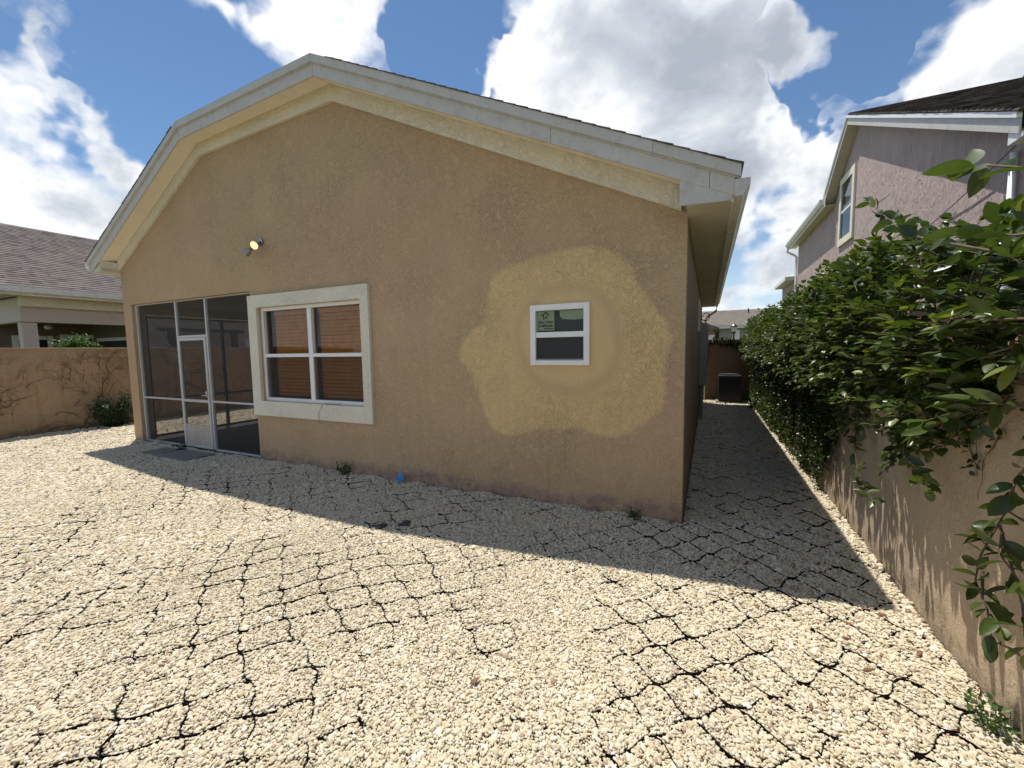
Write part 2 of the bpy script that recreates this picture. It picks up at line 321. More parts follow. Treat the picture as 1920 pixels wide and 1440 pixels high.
def view_ok(x, y, lim=1.75):
    dx = x*R_.x+y*R_.y; dz = x*F_.x+y*F_.y; return np.abs(dx) < lim*dz+.9
grid = thing('gravel_grid', 'black plastic honeycomb grid showing as wavy dark lines through pale gravel', 'gravel grid')
def inyard(x, y):
    a = (x > WX0+.02) & (x < WX1-.01) & (y > .25) & (y < Y0-.01)
    b_ = (x > -.17) & (x < WX1-.01) & (y >= Y0-.01) & (y < 14.2)
    c_ = (x > WX0+.02) & (x < -10.03) & (y >= Y0-.01) & (y < 12)
    return a | b_ | c_
for k in range(2, 95):
    u = np.arange(-13.6, 2.4, CL/16); v = strip_v(k, u); x, y = to_xy(u, v)
    ex = expo(x, y); ok = inyard(x, y); t_ = .0011+.0015*ex
    tx, ty = np.gradient(x), np.gradient(y); nn = np.hypot(tx, ty); nx, ny = -ty/nn*t_, tx/nn*t_
    top = -.012 + .016*np.clip(ex/.25, 0, 1) + .007*ex
    i = 0
    while i < len(u):
        if not ok[i]: i += 1; continue
        j = i
        while j < len(u) and ok[j]: j += 1
        if j-i > 3 and ex[i:j].max() > .1 and view_ok(x[i:j], y[i:j]).any():
            V = []; Fq = []
            for q in range(i, j):
                V += [(x[q]-nx[q], y[q]-ny[q], -.0135), (x[q]-nx[q]*.8, y[q]-ny[q]*.8, float(top[q])), (x[q]+nx[q]*.8, y[q]+ny[q]*.8, float(top[q])), (x[q]+nx[q], y[q]+ny[q], -.0135)]
                if q > i: p = len(V)-8; b0 = p+4; Fq += [(p, b0, b0+1, p+1), (p+1, b0+1, b0+2, p+2), (p+2, b0+2, b0+3, p+3)]
            mb = MB(); mb.v = V; mb.f = Fq; mb.build('strip', M['plastic'], grid)
        i = j

# pebbles: points carrying rotation and scale, instanced by geometry nodes
def field(x0, x1, y0, y1, s):
    gx = np.arange(x0, x1, s); gy = np.arange(y0, y1, s*.88); X, Y = np.meshgrid(gx, gy); X[1::2] += s/2
    X = X.ravel()+rng.uniform(-.42, .42, X.size)*s; Y = Y.ravel()+rng.uniform(-.42, .42, Y.size)*s
    return X, Y, np.full(X.size, s)
parts = []
for (a, b_, c_, d_, s_) in ((-3.6, 1.2, .25, 2.6, .0106), (-3.6, 1.2, 2.6, 4.07, .0125), (-7, -3.6, .25, 4.07, .015), (-12.7, -7, .25, 4.07, .020), (-.19, 1.2, 4.07, 7, .015), (-.19, 1.2, 7, 14.2, .023), (-12.7, -10, 4.07, 11, .030)):
    X, Y, Z = field(a, b_, c_, d_, s_); parts.append((X, Y, Z))
PX, PY, PS = (np.concatenate(t) for t in zip(*parts))
ok = inyard(PX, PY) & view_ok(PX, PY); PX, PY, PS = PX[ok], PY[ok], PS[ok]
U, V = to_uv(PX, PY); k0 = np.floor(V/CT); dist = np.full(PX.size, 9.)
for dk in (-1, 0, 1, 2):
    k = k0+dk; f = strip_v(k, U); g = (strip_v(k, U+.004)-strip_v(k, U-.004))/.008
    dist = np.minimum(dist, np.abs(V-f)/np.sqrt(1+g*g))
ex = expo(PX, PY)
keep = ~((ex > .12) & (dist < PS*(.25+.16*ex)+.0012)); PX, PY, PS, dist, ex = PX[keep], PY[keep], PS[keep], dist[keep], ex[keep]
N = PX.size
mound = .012*(fbm(PX*2.2, PY*2.2, 41)-.5) + np.clip(dist/.05, 0, 1)*.005*ex
edge = np.minimum(np.where((PX > -10) & (PX < -.19) & (PY < Y0), Y0-PY, 9), np.minimum(WX1-PX, PX-WX0)); PZ = mound + rng.uniform(-.007, .005, N) + np.clip(1-edge/.16, 0, 1)*.03*np.clip(fbm(PX*4, PY*4, 51)*2.4-.8, -.2, 1)
big = PS*rng.lognormal(-.03, .33, N)*.63
SC = np.stack([big*rng.uniform(.85, 1.35, N), big*rng.uniform(.75, 1.1, N), big*rng.uniform(.5, .8, N)], 1)
RO = np.stack([rng.normal(0, .35, N), rng.normal(0, .35, N), rng.uniform(0, 6.283, N)], 1)
me = bpy.data.meshes.new('gravel'); me.vertices.add(N); me.vertices.foreach_set('co', np.stack([PX, PY, PZ], 1).astype(np.float32).ravel())
for nm, arr in (('rot', RO), ('scl', SC)):
    a = me.attributes.new(nm, 'FLOAT_VECTOR', 'POINT'); a.data.foreach_set('vector', arr.astype(np.float32).ravel())
gravel = link('gravel', me, M['pebble'], kind='stuff', label='cream and tan pebble gravel covering the yard and side passage', category='gravel')
ng = bpy.data.node_groups.new('pebbles', 'GeometryNodeTree'); ng.interface.new_socket('Geometry', in_out='INPUT', socket_type='NodeSocketGeometry'); ng.interface.new_socket('Geometry', in_out='OUTPUT', socket_type='NodeSocketGeometry')
G = ng.nodes; gi = G.new('NodeGroupInput'); go = G.new('NodeGroupOutput')
gj = G.new('GeometryNodeGeometryToInstance')
for i in range(4):
    ico = G.new('GeometryNodeMeshIcoSphere'); ico.inputs['Radius'].default_value = 1.; ico.inputs['Subdivisions'].default_value = 3 if i < 1 else 2
    sp = G.new('GeometryNodeSetPosition'); nz = G.new('ShaderNodeTexNoise'); nz.noise_dimensions = '4D'; nz.inputs['Scale'].default_value = .9; nz.inputs['W'].default_value = i*5.3; nz.inputs['Detail'].default_value = 1.
    pos = G.new('GeometryNodeInputPosition'); ng.links.new(pos.outputs[0], nz.inputs['Vector'])
    sub = G.new('ShaderNodeVectorMath'); sub.operation = 'SUBTRACT'; ng.links.new(nz.outputs['Color'], sub.inputs[0]); sub.inputs[1].default_value = (.5, .5, .5)
    sca = G.new('ShaderNodeVectorMath'); sca.operation = 'SCALE'; sca.inputs['Scale'].default_value = 1.5; ng.links.new(sub.outputs[0], sca.inputs[0])
    ng.links.new(ico.outputs[0], sp.inputs['Geometry']); ng.links.new(sca.outputs[0], sp.inputs['Offset'])
    sm = G.new('GeometryNodeSetShadeSmooth'); ng.links.new(sp.outputs[0], sm.inputs[0])
    mt = G.new('GeometryNodeSetMaterial'); mt.inputs['Material'].default_value = M['pebble']; ng.links.new(sm.outputs[0], mt.inputs[0])
    ng.links.new(mt.outputs[0], gj.inputs[0])
ip = G.new('GeometryNodeInstanceOnPoints'); ip.inputs['Pick Instance'].default_value = True
ng.links.new(gi.outputs[0], ip.inputs['Points']); ng.links.new(gj.outputs[0], ip.inputs['Instance'])
rv = G.new('FunctionNodeRandomValue'); rv.data_type = 'INT'; rv.inputs[4].default_value = 0; rv.inputs[5].default_value = 3
ng.links.new(rv.outputs[2], ip.inputs['Instance Index'])
for nm, tgt in (('rot', 'Rotation'), ('scl', 'Scale')):
    na = G.new('GeometryNodeInputNamedAttribute'); na.data_type = 'FLOAT_VECTOR'; na.inputs[0].default_value = nm
    if nm == 'rot':
        er = G.new('FunctionNodeEulerToRotation'); ng.links.new(na.outputs[0], er.inputs[0]); ng.links.new(er.outputs[0], ip.inputs[tgt])
    else: ng.links.new(na.outputs[0], ip.inputs[tgt])
ng.links.new(ip.outputs[0], go.inputs[0])
md = gravel.modifiers.new('pebbles', 'NODES'); md.node_group = ng

# ---------------------------------------------------------------- the house
H = thing('stucco_house', 'tan stucco single storey house with clipped gable and yellow paint patch', 'house')
PR = [(.18, 3.04), (-4.35, 5.18), (-7.21, 5.08), (-10.34, 3.40)]          # rake line, fascia top
def prof(x, pts=PR):
    pts = sorted(pts)
    for (a, za), (b_, zb) in zip(pts, pts[1:]):
        if a <= x <= b_: return za+(zb-za)*(x-a)/(b_-a)
    return pts[0][1]+(pts[1][1]-pts[0][1])*(x-pts[0][0])/(pts[1][0]-pts[0][0]) if x < pts[0][0] else pts[-1][1]+(pts[-1][1]-pts[-2][1])*(x-pts[-1][0])/(pts[-1][0]-pts[-2][0])
BR = [-7.21, -4.35]
def seg(x0, x1): return [x0]+[b_ for b_ in BR if x0 < b_ < x1]+[x1]
wall = MB()
def col(x0, x1, z0, z1=None):
    xs = seg(x0, x1)
    if z1 is None: wall.xz([(x0, z0), (x1, z0)]+[(x, prof(x)-.17) for x in xs[::-1]], Y0, Y0+.2)
    else: wall.xz([(x0, z0), (x1, z0), (x1, z1), (x0, z1)], Y0, Y0+.2)
for a in ((-10, -9.72, -.1, None), (-9.72, -6.26, 2.58, None), (-6.26, -6.08, -.1, None), (-6.08, -4.03, -.1, .93), (-6.08, -4.03, 2.32, None), (-4.03, -2.8, -.1, None), (-2.8, -.25, -.1, .55), (-2.8, -.25, 2.78, None), (-.25, -.19, -.1, None)): col(*a)
PATCH = [(-1.05, 2.63), (-1.34, 2.63), (-1.68, 2.58), (-1.97, 2.52), (-2.12, 2.44), (-2.19, 2.25), (-2.23, 2.09), (-2.24, 1.96), (-2.41, 1.87), (-2.56, 1.69), (-2.59, 1.57), (-2.51, 1.48), (-2.39, 1.33), (-2.34, 1.15), (-2.28, 0.96), (-2.18, 0.8), (-2.0, 0.69), (-1.82, 0.73), (-1.58, 0.81), (-1.4, 0.81), (-1.22, 0.84), (-1.05, 0.8), (-0.88, 0.77), (-0.72, 0.81), (-0.6, 0.88), (-0.43, 1.03), (-0.36, 1.15), (-0.36, 1.31), (-0.37, 1.46), (-0.32, 1.73), (-0.34, 1.88), (-0.45, 1.98), (-0.54, 2.15), (-0.64, 2.31), (-0.73, 2.46), (-0.89, 2.58)]
PATCH = [tuple(np.array(PATCH[i % 36])*(1-t)+np.array(PATCH[(i+1) % 36])*t+t*(1-t)*.5*((np.array(PATCH[i % 36])-np.array(PATCH[(i-1) % 36]))*(1-t)-(np.array(PATCH[(i+2) % 36])-np.array(PATCH[(i+1) % 36]))*t)+np.array([random.gauss(0, .008), random.gauss(0, .008)])) for i in range(36) for t in (0, .33, .66)]
gx = np.concatenate([np.linspace(-2.8, -1.67, 46)[:-1], np.linspace(-1.67, -1.08, 24)[:-1], np.linspace(-1.08, -.25, 34)]); gz = np.concatenate([np.linspace(.55, 1.5, 38)[:-1], np.linspace(1.5, 2.08, 24)[:-1], np.linspace(2.08, 2.78, 29)])
GX, GZ = np.meshgrid(gx, gz); px, pz = GX.ravel(), GZ.ravel(); poly = np.array(PATCH); A_, B_ = poly, np.roll(poly, -1, 0)
dmin = np.full(px.size, 9.); ins = np.zeros(px.size, bool)
for (ax, az), (bx, bz) in zip(A_, B_):
    t = np.clip(((px-ax)*(bx-ax)+(pz-az)*(bz-az))/((bx-ax)**2+(bz-az)**2+1e-12), 0, 1); dmin = np.minimum(dmin, np.hypot(px-ax-t*(bx-ax), pz-az-t*(bz-az)))
    cr = ((az > pz) != (bz > pz)); xi = ax+(pz-az)/(bz-az+1e-12)*(bx-ax); ins ^= cr & (px < xi)
rim_g = np.clip(.5+np.where(ins, dmin, -dmin)/.16, 0, 1); ring_g = np.hypot(px+1.3, pz-1.74)/1.1
base_v = len(wall.v); nxg = len(gx); wall.v += [(float(x), Y0, float(z)) for x, z in zip(px, pz)]
for j in range(len(gz)-1):
    for i in range(nxg-1):
        if -1.67 < (gx[i]+gx[i+1])/2 < -1.08 and 1.5 < (gz[j]+gz[j+1])/2 < 2.08: continue
        q = base_v+j*nxg+i; wall.f.append((q, q+1, q+1+nxg, q+nxg))
front = wall.build('wall', M['facade'], H, label='shaded tan stucco rear wall with yellow paint patch')
for nm, arr in (('rim', rim_g), ('ring', ring_g)):
    a = front.data.attributes.new(nm, 'FLOAT', 'POINT'); a.data.foreach_set('value', np.concatenate([np.zeros(base_v), arr]).astype(np.float32))
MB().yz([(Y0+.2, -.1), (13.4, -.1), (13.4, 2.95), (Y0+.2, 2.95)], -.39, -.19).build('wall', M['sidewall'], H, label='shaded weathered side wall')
MB().box(-10, -9.8, 6.9, 13.4, -.1, 3.4).box(-10, -9.8, Y0+.2, 6.9, 2.42, 3.4).box(-9.8, -.39, 13.2, 13.4, -.1, 4.6).build('wall', M['facade'], H)
# frieze, soffit, fascia and drip edge along the rakes
YF = 3.77
for x0, x1 in ((-4.35, -.24), (-7.21, -4.35), (-9.99, -7.21)):
    z0, z1 = prof(x0), prof(x1); lo = (.40, .30, .36, .38)
    l0 = {-.24: .40, -4.35: .385, -7.21: .365, -9.99: .365}
    MB().xz([(x0, z0-l0[x0]), (x1, z1-l0[x1]), (x1, z1-.172), (x0, z0-.172)], Y0-.045, Y0-.002).build('frieze_band', M['frieze'], H)
def soff(x0, x1):
    z0, z1 = prof(x0)-.235, prof(x1)-.235; g = .003
    MB().ext([(x0+g, YF+.02, z0), (x1-g, YF+.02, z1), (x1-g, Y0-.05, z1+.045), (x0+g, Y0-.05, z0+.045)], (0, 0, .012)).build('soffit_panel', M['soffit'], H)
for xs in ((-10.02, -8.6, -7.21), (-7.21, -6.72, -5.0, -4.35), (-4.35, -2.9, -1.5, -.24)):
    for a, b_ in zip(xs, xs[1:]): soff(a, b_)
def board(x0, x1, t0, t1, y0, y1, name, g=.0015):
    MB().xz([(x0+g, prof(x0+g)-t1), (x1-g, prof(x1-g)-t1), (x1-g, prof(x1-g)-t0), (x0+g, prof(x0+g)-t0)], y0, y1).build(name, M['fascia'], H, bevel=.002)
for xs in ((-10.34, -8.3, -7.21), (-7.21, -6.4, -4.35), (-4.35, -1.35, -.02, .16)):
    for a, b_ in zip(xs, xs[1:]): board(a, b_, .10, .235, YF, YF+.02, 'fascia_board')
for a, b_ in ((-10.38, -7.21), (-7.21, -4.35), (-4.35, -.45), (-.45, .20)):
    board(a, b_, -.005, .088, YF-.03, YF+.02, 'drip_board')
    board(a, b_, .088, .1, YF-.012, YF+.02, 'drip_lip', 0)
MB().xz([(-.24, 3.012), (-.24, 2.80), (.14, 2.785), (.14, 2.83)], YF+.004, YF+.018).build('eave_end_panel', M['fascia'], H)
ys = [YF+.02+i*1.22 for i in range(9)]
for a, b_ in zip(ys, ys[1:]): MB().box(-.188, .135, a+.002, b_-.002, 2.79, 2.80).build('soffit_panel', M['soffit_side'], H)
MB().box(.137, .155, YF+.02, 13.5, 2.775, 2.95).build('eave_fascia', M['gutter'], H)
g = MB(); gp = [(.157, 2.80), (.215, 2.80), (.235, 2.84), (.262, 2.87), (.262, 2.925), (.252, 2.925), (.25, 2.875), (.225, 2.85), (.205, 2.812), (.165, 2.812), (.165, 2.925), (.157, 2.925)]
g.xz(gp, YF-.03, 13.5); gut = g.build('gutter', M['gutter'], H, label='white eave gutter along side passage')
MB().xz([(.157, 2.80), (.215, 2.80), (.235, 2.84), (.262, 2.87), (.262, 2.925), (.157, 2.925)], YF-.036, YF-.031).build('end_cap', M['fascia'], gut)
for i in range(7): MB().box(.152, .26, YF+.9+i*1.3, YF+.915+i*1.3, 2.925, 2.935).build('gutter_strap', M['gutter'], gut)
MB().tube([(.2, 13.35, 2.80), (.18, 13.4, 2.66), (-.05, 13.45, 2.5), (-.1, 13.45, 2.4), (-.1, 13.45, .1)], .035, 8).build('downspout', M['gutter'], H, smooth=True)
MB().xz([(-10.30, 3.17), (-10.0, 3.17), (-10.0, 3.3), (-10.30, 3.2)], YF+.02, 13.4).build('eave_box', M['soffit_side'], H)
MB().box(-10.29, -9.98, YF+.03, Y0-.05, 3.24, 3.36).build('eave_return', M['frieze'], H)
MB().xz([(-10.34, 3.2), (-10.46, 3.27), (-10.46, 3.36), (-10.34, 3.36)], YF-.02, 13.4).build('gutter', M['gutter'], H)
# roof: planes plus shingle courses
RP = (-5.77, 5.3, 5.86); eps = .006
roof = MB()
roof.quad((.20, YF-.03, 3.035), (.20, 13.6, 3.035), (-5.77, 13.6, 5.855), RP, (-4.35, YF-.03, 5.185))
roof.quad((-10.40, YF-.03, 3.37), (-7.21, YF-.03, 5.085), RP, (-5.77, 13.6, 5.855), (-10.40, 13.6, 3.37))
roof.quad((-4.35, YF-.03, 5.185), RP, (-7.21, YF-.03, 5.085))
rf = roof.build('roof', M['shingleA'], H)
def courses(parent, mat, e0, e1, up, length, step=.14, ystart=None, th=.008, name='shingle_course'):
    e0, e1, up = Vector(e0), Vector(e1), Vector(up).normalized(); along = (e1-e0); nrm = along.cross(up).normalized()
    if nrm.z < 0: nrm = -nrm
    n_ = int(length/step)
    for i in range(n_):
        a0, a1 = i*step, min((i+1)*step+.01, length); s0 = ystart(i*step/length) if ystart else (0., 1.)
        p = [e0+along*s0[0]+up*a0, e0+along*s0[1]+up*a0, e0+along*s0[1]+up*a1, e0+along*s0[0]+up*a1]
        j = random.uniform(-.004, .006)*1
        mb = MB(); b_ = [p[0]+nrm*.001, p[1]+nrm*.001, p[2]+nrm*.001, p[3]+nrm*.001]; t = [p[0]+nrm*(th+.004)-up*.012, p[1]+nrm*(th+.004)-up*.012, p[2]+nrm*.004, p[3]+nrm*.004]
        d = along.normalized()*(-.012+j); b_[0] += d; b_[3] += d; t[0] += d; t[3] += d
        mb.v = [tuple(q) for q in b_+t]; mb.f = [(0, 1, 2, 3), (4, 5, 6, 7), (0, 1, 5, 4), (1, 2, 6, 5), (2, 3, 7, 6), (3, 0, 4, 7)]
        mb.build(name, mat, parent)
lenR = math.hypot(5.97, 2.82)
courses(rf, M['shingleA'], (.20, YF-.03, 3.035), (.20, 13.6, 3.035), (-5.97, 0, 2.82), lenR, .14, lambda f: (max(0, (f-.745)/.255*1.62/9.86)+(.004 if f > .72 else 0), 1))
lenL = math.hypot(4.63, 2.485)
courses(rf, M['shingleA'], (-10.40, YF-.03, 3.37), (-10.40, 13.6, 3.37), (4.63, 0, 2.485), lenL, .14, lambda f: (max(0, (f-.66)/.34*1.64/9.86)+(.004 if f > .64 else 0), 1))
# big window
wx0, wx1, wz0, wz1 = -6.08, -4.03, .93, 2.32
WN = MB()
for a in ((wx0, wx0+.05, wz0, wz1), (wx1-.05, wx1, wz0, wz1), (wx0+.05, wx1-.05, wz0, wz0+.05), (wx0+.05, wx1-.05, wz1-.05, wz1), (-5.095, -5.015, wz0+.05, wz1-.05)): WN.box(a[0], a[1], Y0+.03, Y0+.10, a[2], a[3])
win = WN.build('window', M['white'], H, bevel=.003, label='large four pane window with brown blinds behind glass')
for a in ((-6.27, wx0, .71, 2.50), (wx1, -3.89, .71, 2.50), (wx0, wx1, .71, wz0), (wx0, wx1, wz1, 2.50)):
    MB().box(a[0], a[1], Y0-.045, Y0-.002, a[2], a[3]).build('trim', M['trimst'], win)
for a, b_ in ((wx0+.05, -5.095), (-5.015, wx1-.05)):
    MB().box(a, b_, Y0+.025, Y0+.085, 1.585, 1.635).build('meeting_rail', M['white'], win, bevel=.003)
    for z0, z1, y in ((wz0+.05, 1.585, Y0+.06), (1.635, wz1-.05, Y0+.075)):
        MB().quad((a, y, z0), (b_, y, z0), (b_, y, z1), (a, y, z1)).build('pane', M['glass'], win)
    MB().quad((a, Y0+.045, wz0+.05), (b_, Y0+.045, wz0+.05), (b_, Y0+.045, 1.585), (a, Y0+.045, 1.585)).build('insect_screen', M['screen_dense'], win)
    x0_ = a+(.09 if a < -5.5 else .02)
    z = 1.0
    while z < 2.2:
        tl = random.uniform(-.003, .003); MB().ext([(x0_, Y0+.17, z+tl), (b_-.02, Y0+.17, z+random.uniform(-.002, .002)), (b_-.02, Y0+.145, z+.048), (x0_, Y0+.145, z+.048+tl)], (0, .004, .002)).build('slat', M['slat'], win); z += .052
    MB().box(x0_, b_-.02, Y0+.14, Y0+.18, 2.2, 2.27).build('head_rail', M['slat'], win)
MB().box(wx0, wx1, Y0+.21, Y0+1.2, wz0, wz1).build('room_recess', M['room'], win)
cords = MB()
tag(MB().tube([(-4.75, Y0-.03, .945), (-4.8, Y0-.055, .9), (-4.86, Y0-.056, .82), (-4.87, Y0-.05, .70), (-4.86, Y0-.02, .66)], .0025, 5).tube([(-4.75, Y0-.03, .945), (-4.6, Y0-.03, .94), (-4.45, Y0-.02, .95)], .003, 5).build('loose_wire', M['iron']), 'thin dark wire hanging over the large window sill', 'wire')
# small window
sx0, sx1, sz0, sz1 = -1.69, -1.06, 1.48, 2.10; sw = MB()
for a in ((sx0, sx0+.06, sz0, sz1), (sx1-.06, sx1, sz0, sz1), (sx0+.06, sx1-.06, sz0, sz0+.05), (sx0+.06, sx1-.06, sz1-.06, sz1)): sw.box(a[0], a[1], Y0-.03, Y0+.06, a[2], a[3])
swin = sw.build('window', M['white'], H, bevel=.004, label='small new white vinyl window in the yellow patch')
MB().box(sx0+.06, sx1-.06, Y0-.018, Y0+.05, 1.765, 1.82).build('meeting_rail', M['white'], swin, bevel=.003)
MB().box(sx0+.06, sx1-.06, Y0-.012, Y0+.05, 1.531, 1.545).build('sash_rail', M['meter'], swin)
MB().quad((sx0+.06, Y0+.02, 1.82), (sx1-.06, Y0+.02, 1.82), (sx1-.06, Y0+.02, 2.04), (sx0+.06, Y0+.02, 2.04)).build('pane', M['glass'], swin)
MB().quad((sx0+.06, Y0+.0, 1.545), (sx1-.06, Y0+.0, 1.545), (sx1-.06, Y0+.0, 1.765), (sx0+.06, Y0+.0, 1.765)).build('insect_screen', M['screen_black'], swin)
MB().quad((sx0+.06, Y0+.022, 1.545), (sx1-.06, Y0+.022, 1.545), (sx1-.06, Y0+.022, 1.765), (sx0+.06, Y0+.022, 1.765)).build('pane', M['glass'], swin)
MB().box(sx0+.03, sx1-.03, Y0+.12, Y0+.6, sz0+.03, sz1-.03).build('room_recess', M['dark'], swin)
stk = MB().box(sx0+.064, sx0+.255, Y0+.012, Y0+.0135, 1.838, 2.036).build('sticker', M['sticker'], swin, label='green sticker reading American Craftsman')
MB().ext([(sx0+.31+.19*(1-math.cos(t))*.35*0+.0, Y0+.012, 2.035) if i == 0 else p for i, (t, p) in enumerate([(0, None)]+[(0, (sx1-.061, Y0+.012, 2.035)), (0, (sx1-.061, Y0+.012, 1.944)), (0, (sx1-.16, Y0+.012, 1.937)), (0, (sx0+.345, Y0+.012, 1.948)), (0, (sx0+.315, Y0+.012, 1.975))])], (0, .001, 0)).build('protective_film', M['film'], swin)
def text(body, size, x, z, y, align, parent):
    c = bpy.data.curves.new('lettering', 'FONT'); c.body = body; c.size = size; c.align_x = align; c.offset = .0012
    o = bpy.data.objects.new('tmp', c); COL.objects.link(o); dg = bpy.context.evaluated_depsgraph_get(); me = bpy.data.meshes.new_from_object(o.evaluated_get(dg)); bpy.data.objects.remove(o)
    me.transform(Matrix.Translation((x, y, z)) @ Matrix.Rotation(math.pi/2, 4, 'X')); me.materials.clear()
    return link('lettering', me, M['ink'], parent)
text('American', .041, sx0+.160, 1.912, Y0+.0095, 'CENTER', swin); text('Craftsman', .039, sx0+.158, 1.876, Y0+.0095, 'CENTER', swin); text('by Andersen', .019, sx0+.243, 1.853, Y0+.0095, 'RIGHT', swin)
lg = MB(); cxl = sx0+.158
for poly in ([(-.05, .045), (0, .085), (.045, .05), (.038, .043), (0, .07), (-.043, .038)], [(-.03, .05), (-.018, .055), (-.012, .01), (-.02, .0)], [(.002, .05), (.022, .05), (.022, .045), (.002, .045)], [(.014, .045), (.03, .025), (.026, .02), (.010, .04)], [(-.004, .03), (.012, .03), (.012, .012), (-.004, .012)]):
    lg.ext([(cxl+a, Y0+.0095, 1.945+b_) for a, b_ in poly], (0, .001, 0))
lg.build('emblem', M['ink'], swin)
# screened porch in the corner of the house
fr = MB()
for a in ((-9.71, -9.67, .03, 2.575), (-8.41, -8.372, .03, 2.575), (-7.543, -7.505, .03, 2.575), (-6.29, -6.265, .03, 2.575), (-9.67, -8.41, .835, .865), (-7.505, -6.29, .835, .865), (-8.37, -7.545, 1.93, 1.97), (-9.67, -6.29, 2.558, 2.575), (-9.71, -8.41, .0, .035), (-7.505, -6.265, .0, .035)): fr.box(a[0], a[1], Y0+.05, Y0+.10, a[2], a[3])
scr = fr.build('screen_frame', M['alu'], H, bevel=.003)
for x0, x1, z0, z1 in ((-9.655, -8.42, .04, .83), (-9.655, -8.42, .87, 2.545), (-7.495, -6.30, .04, .83), (-7.495, -6.30, .87, 2.545), (-8.37, -7.545, 1.97, 2.545)):
    MB().quad((x0, Y0+.075, z0), (x1, Y0+.075, z0), (x1, Y0+.075, z1), (x0, Y0+.075, z1)).build('screen_panel', M['screen'], scr)
dr = MB()
for a in ((-8.365, -8.315, .03, 1.925), (-7.60, -7.55, .03, 1.925), (-8.315, -7.60, 1.88, 1.925), (-8.315, -7.60, .825, .87), (-8.315, -7.60, .03, .07)): dr.box(a[0], a[1], Y0+.035, Y0+.075, a[2], a[3])
door = dr.build('screen_door', M['alu'], H, bevel=.003)
MB().box(-8.315, -7.60, Y0+.045, Y0+.06, .07, .43).build('kick_plate', M['kick'], door)
for z0, z1 in ((.43, .82), (.875, 1.865)): MB().quad((-8.315, Y0+.055, z0), (-7.60, Y0+.055, z0), (-7.60, Y0+.055, z1), (-8.315, Y0+.055, z1)).build('screen_panel', M['screen'], door)
MB().box(-7.605, -7.575, Y0+.01, Y0+.04, .93, 1.02).tube([(-7.59, Y0+.03, .96), (-7.59, Y0-.015, .96), (-7.65, Y0-.02, .955)], .008, 6).build('handle', M['alu'], door)
MB().box(-9.98, -6.27, Y0+.02, 6.9, -.06, .015).build('porch_floor', M['slab'], H)
MB().box(-9.8, -6.27, Y0+.2, 6.9, 2.60, 2.65).build('porch_ceiling', M['porch'], H)
MB().box(-6.265, -6.255, Y0+.2, 6.9, .015, 2.6).box(-9.8, -6.265, 6.9, 7.0, .015, 2.6).build('porch_wall', M['porch'], H)
sf = MB()
for y0, y1, z0, z1 in ((4.32, 4.37, .02, 2.40), (5.72, 5.77, .02, 2.40), (6.85, 6.898, .02, 2.40), (4.37, 6.85, .74, .79), (4.37, 6.85, 2.36, 2.40), (4.37, 6.85, .015, .06)): sf.box(-9.93, -9.88, y0, y1, z0, z1)
sfo = sf.build('side_screen_frame', M['bronze'], H)
for y0, y1 in ((4.37, 5.72), (5.77, 6.85)):
    for z0, z1 in ((.06, .74), (.79, 2.36)): MB().quad((-9.9, y0, z0), (-9.9, y1, z0), (-9.9, y1, z1), (-9.9, y0, z1)).build('screen_panel', M['screen'], sfo)
tag(MB().tube([(-9.86, 4.42, 2.3), (-9.82, 4.6, 1.98), (-9.7, 4.75, 1.6)], [.012, .01, .006], 6).tube([(-9.86, 4.44, 1.95), (-9.78, 4.62, 1.8)], .008, 5).build('door_closer', M['alu']), 'thin metal closer arm hanging inside porch corner', 'door closer')
# flood light
fl = thing('flood_light', 'twin head flood light high on the tan wall, one lamp lit', 'flood light')
MB().tube([(-5.92, Y0-.001, 3.255), (-5.92, Y0-.022, 3.255)], .055, 14).build('mount', M['chrome'], fl, smooth=False)
def head(p, d, mat_f):
    p, d = Vector(p), Vector(d).normalized()
    h = MB().tube([(-5.92, Y0-.02, 3.255), tuple(p-d*.09)], .012, 6).tube([p-d*.1, p-d*.075, p-d*.04, p], [.028, .034, .05, .062], 14).build('lamp_head', M['chrome'], fl, smooth=True)
    MB().tube([p+d*.001, p+d*.012, p+d*.018], [.058, .05, .03], 14).build('lamp_glass', mat_f, h, smooth=True)
head((-5.83, Y0-.17, 3.165), (.30, -.85, -.42), M['bulb']); head((-6.06, Y0-.15, 3.09), (-.80, -.25, -.50), M['bulboff'])
# things on the side wall
mbx = thing('meter_box', 'pale grey electrical meter box on the shaded side wall', 'meter box')
MB().box(-.188, -.02, 10.0, 10.7, .8, 2.15).build('cabinet', M['meter'], mbx, bevel=.008); MB().box(-.019, -.012, 10.05, 10.65, .85, 2.1).build('door', M['meter'], mbx, bevel=.004)
MB().tube([(-.12, 10.15, .8), (-.12, 10.15, -.02)], .03, 8).tube([(-.12, 10.4, .8), (-.12, 10.4, -.02)], .04, 8).build('conduit', M['meter'], mbx)
sw2 = MB().box(-.19, -.165, 8.9, 8.98, 1.95, 2.55).box(-.19, -.165, 9.62, 9.7, 1.95, 2.55).box(-.19, -.165, 8.98, 9.62, 1.95, 2.03).box(-.19, -.165, 8.98, 9.62, 2.47, 2.55).build('window', M['trimst'], H, label='small high window with white trim on side wall')
MB().box(-.189, -.18, 8.98, 9.62, 2.03, 2.47).build('pane', M['dark'], sw2)
sc = [(-.18, 12, 2.42)]+[(-.08+.09*math.cos(t)*(1-t/9), 12, 2.43+.1*math.sin(t)*(1-t/9)) for t in np.linspace(3.1, -3.6, 14)]
lan = thing('wall_bracket', 'curled black iron bracket under the far eave of the side wall', 'bracket')
MB().tube(sc, .012, 6).build('scroll', M['iron'], lan, smooth=True); MB().box(-.189, -.175, 11.96, 12.04, 2.25, 2.6).build('backplate', M['iron'], lan)

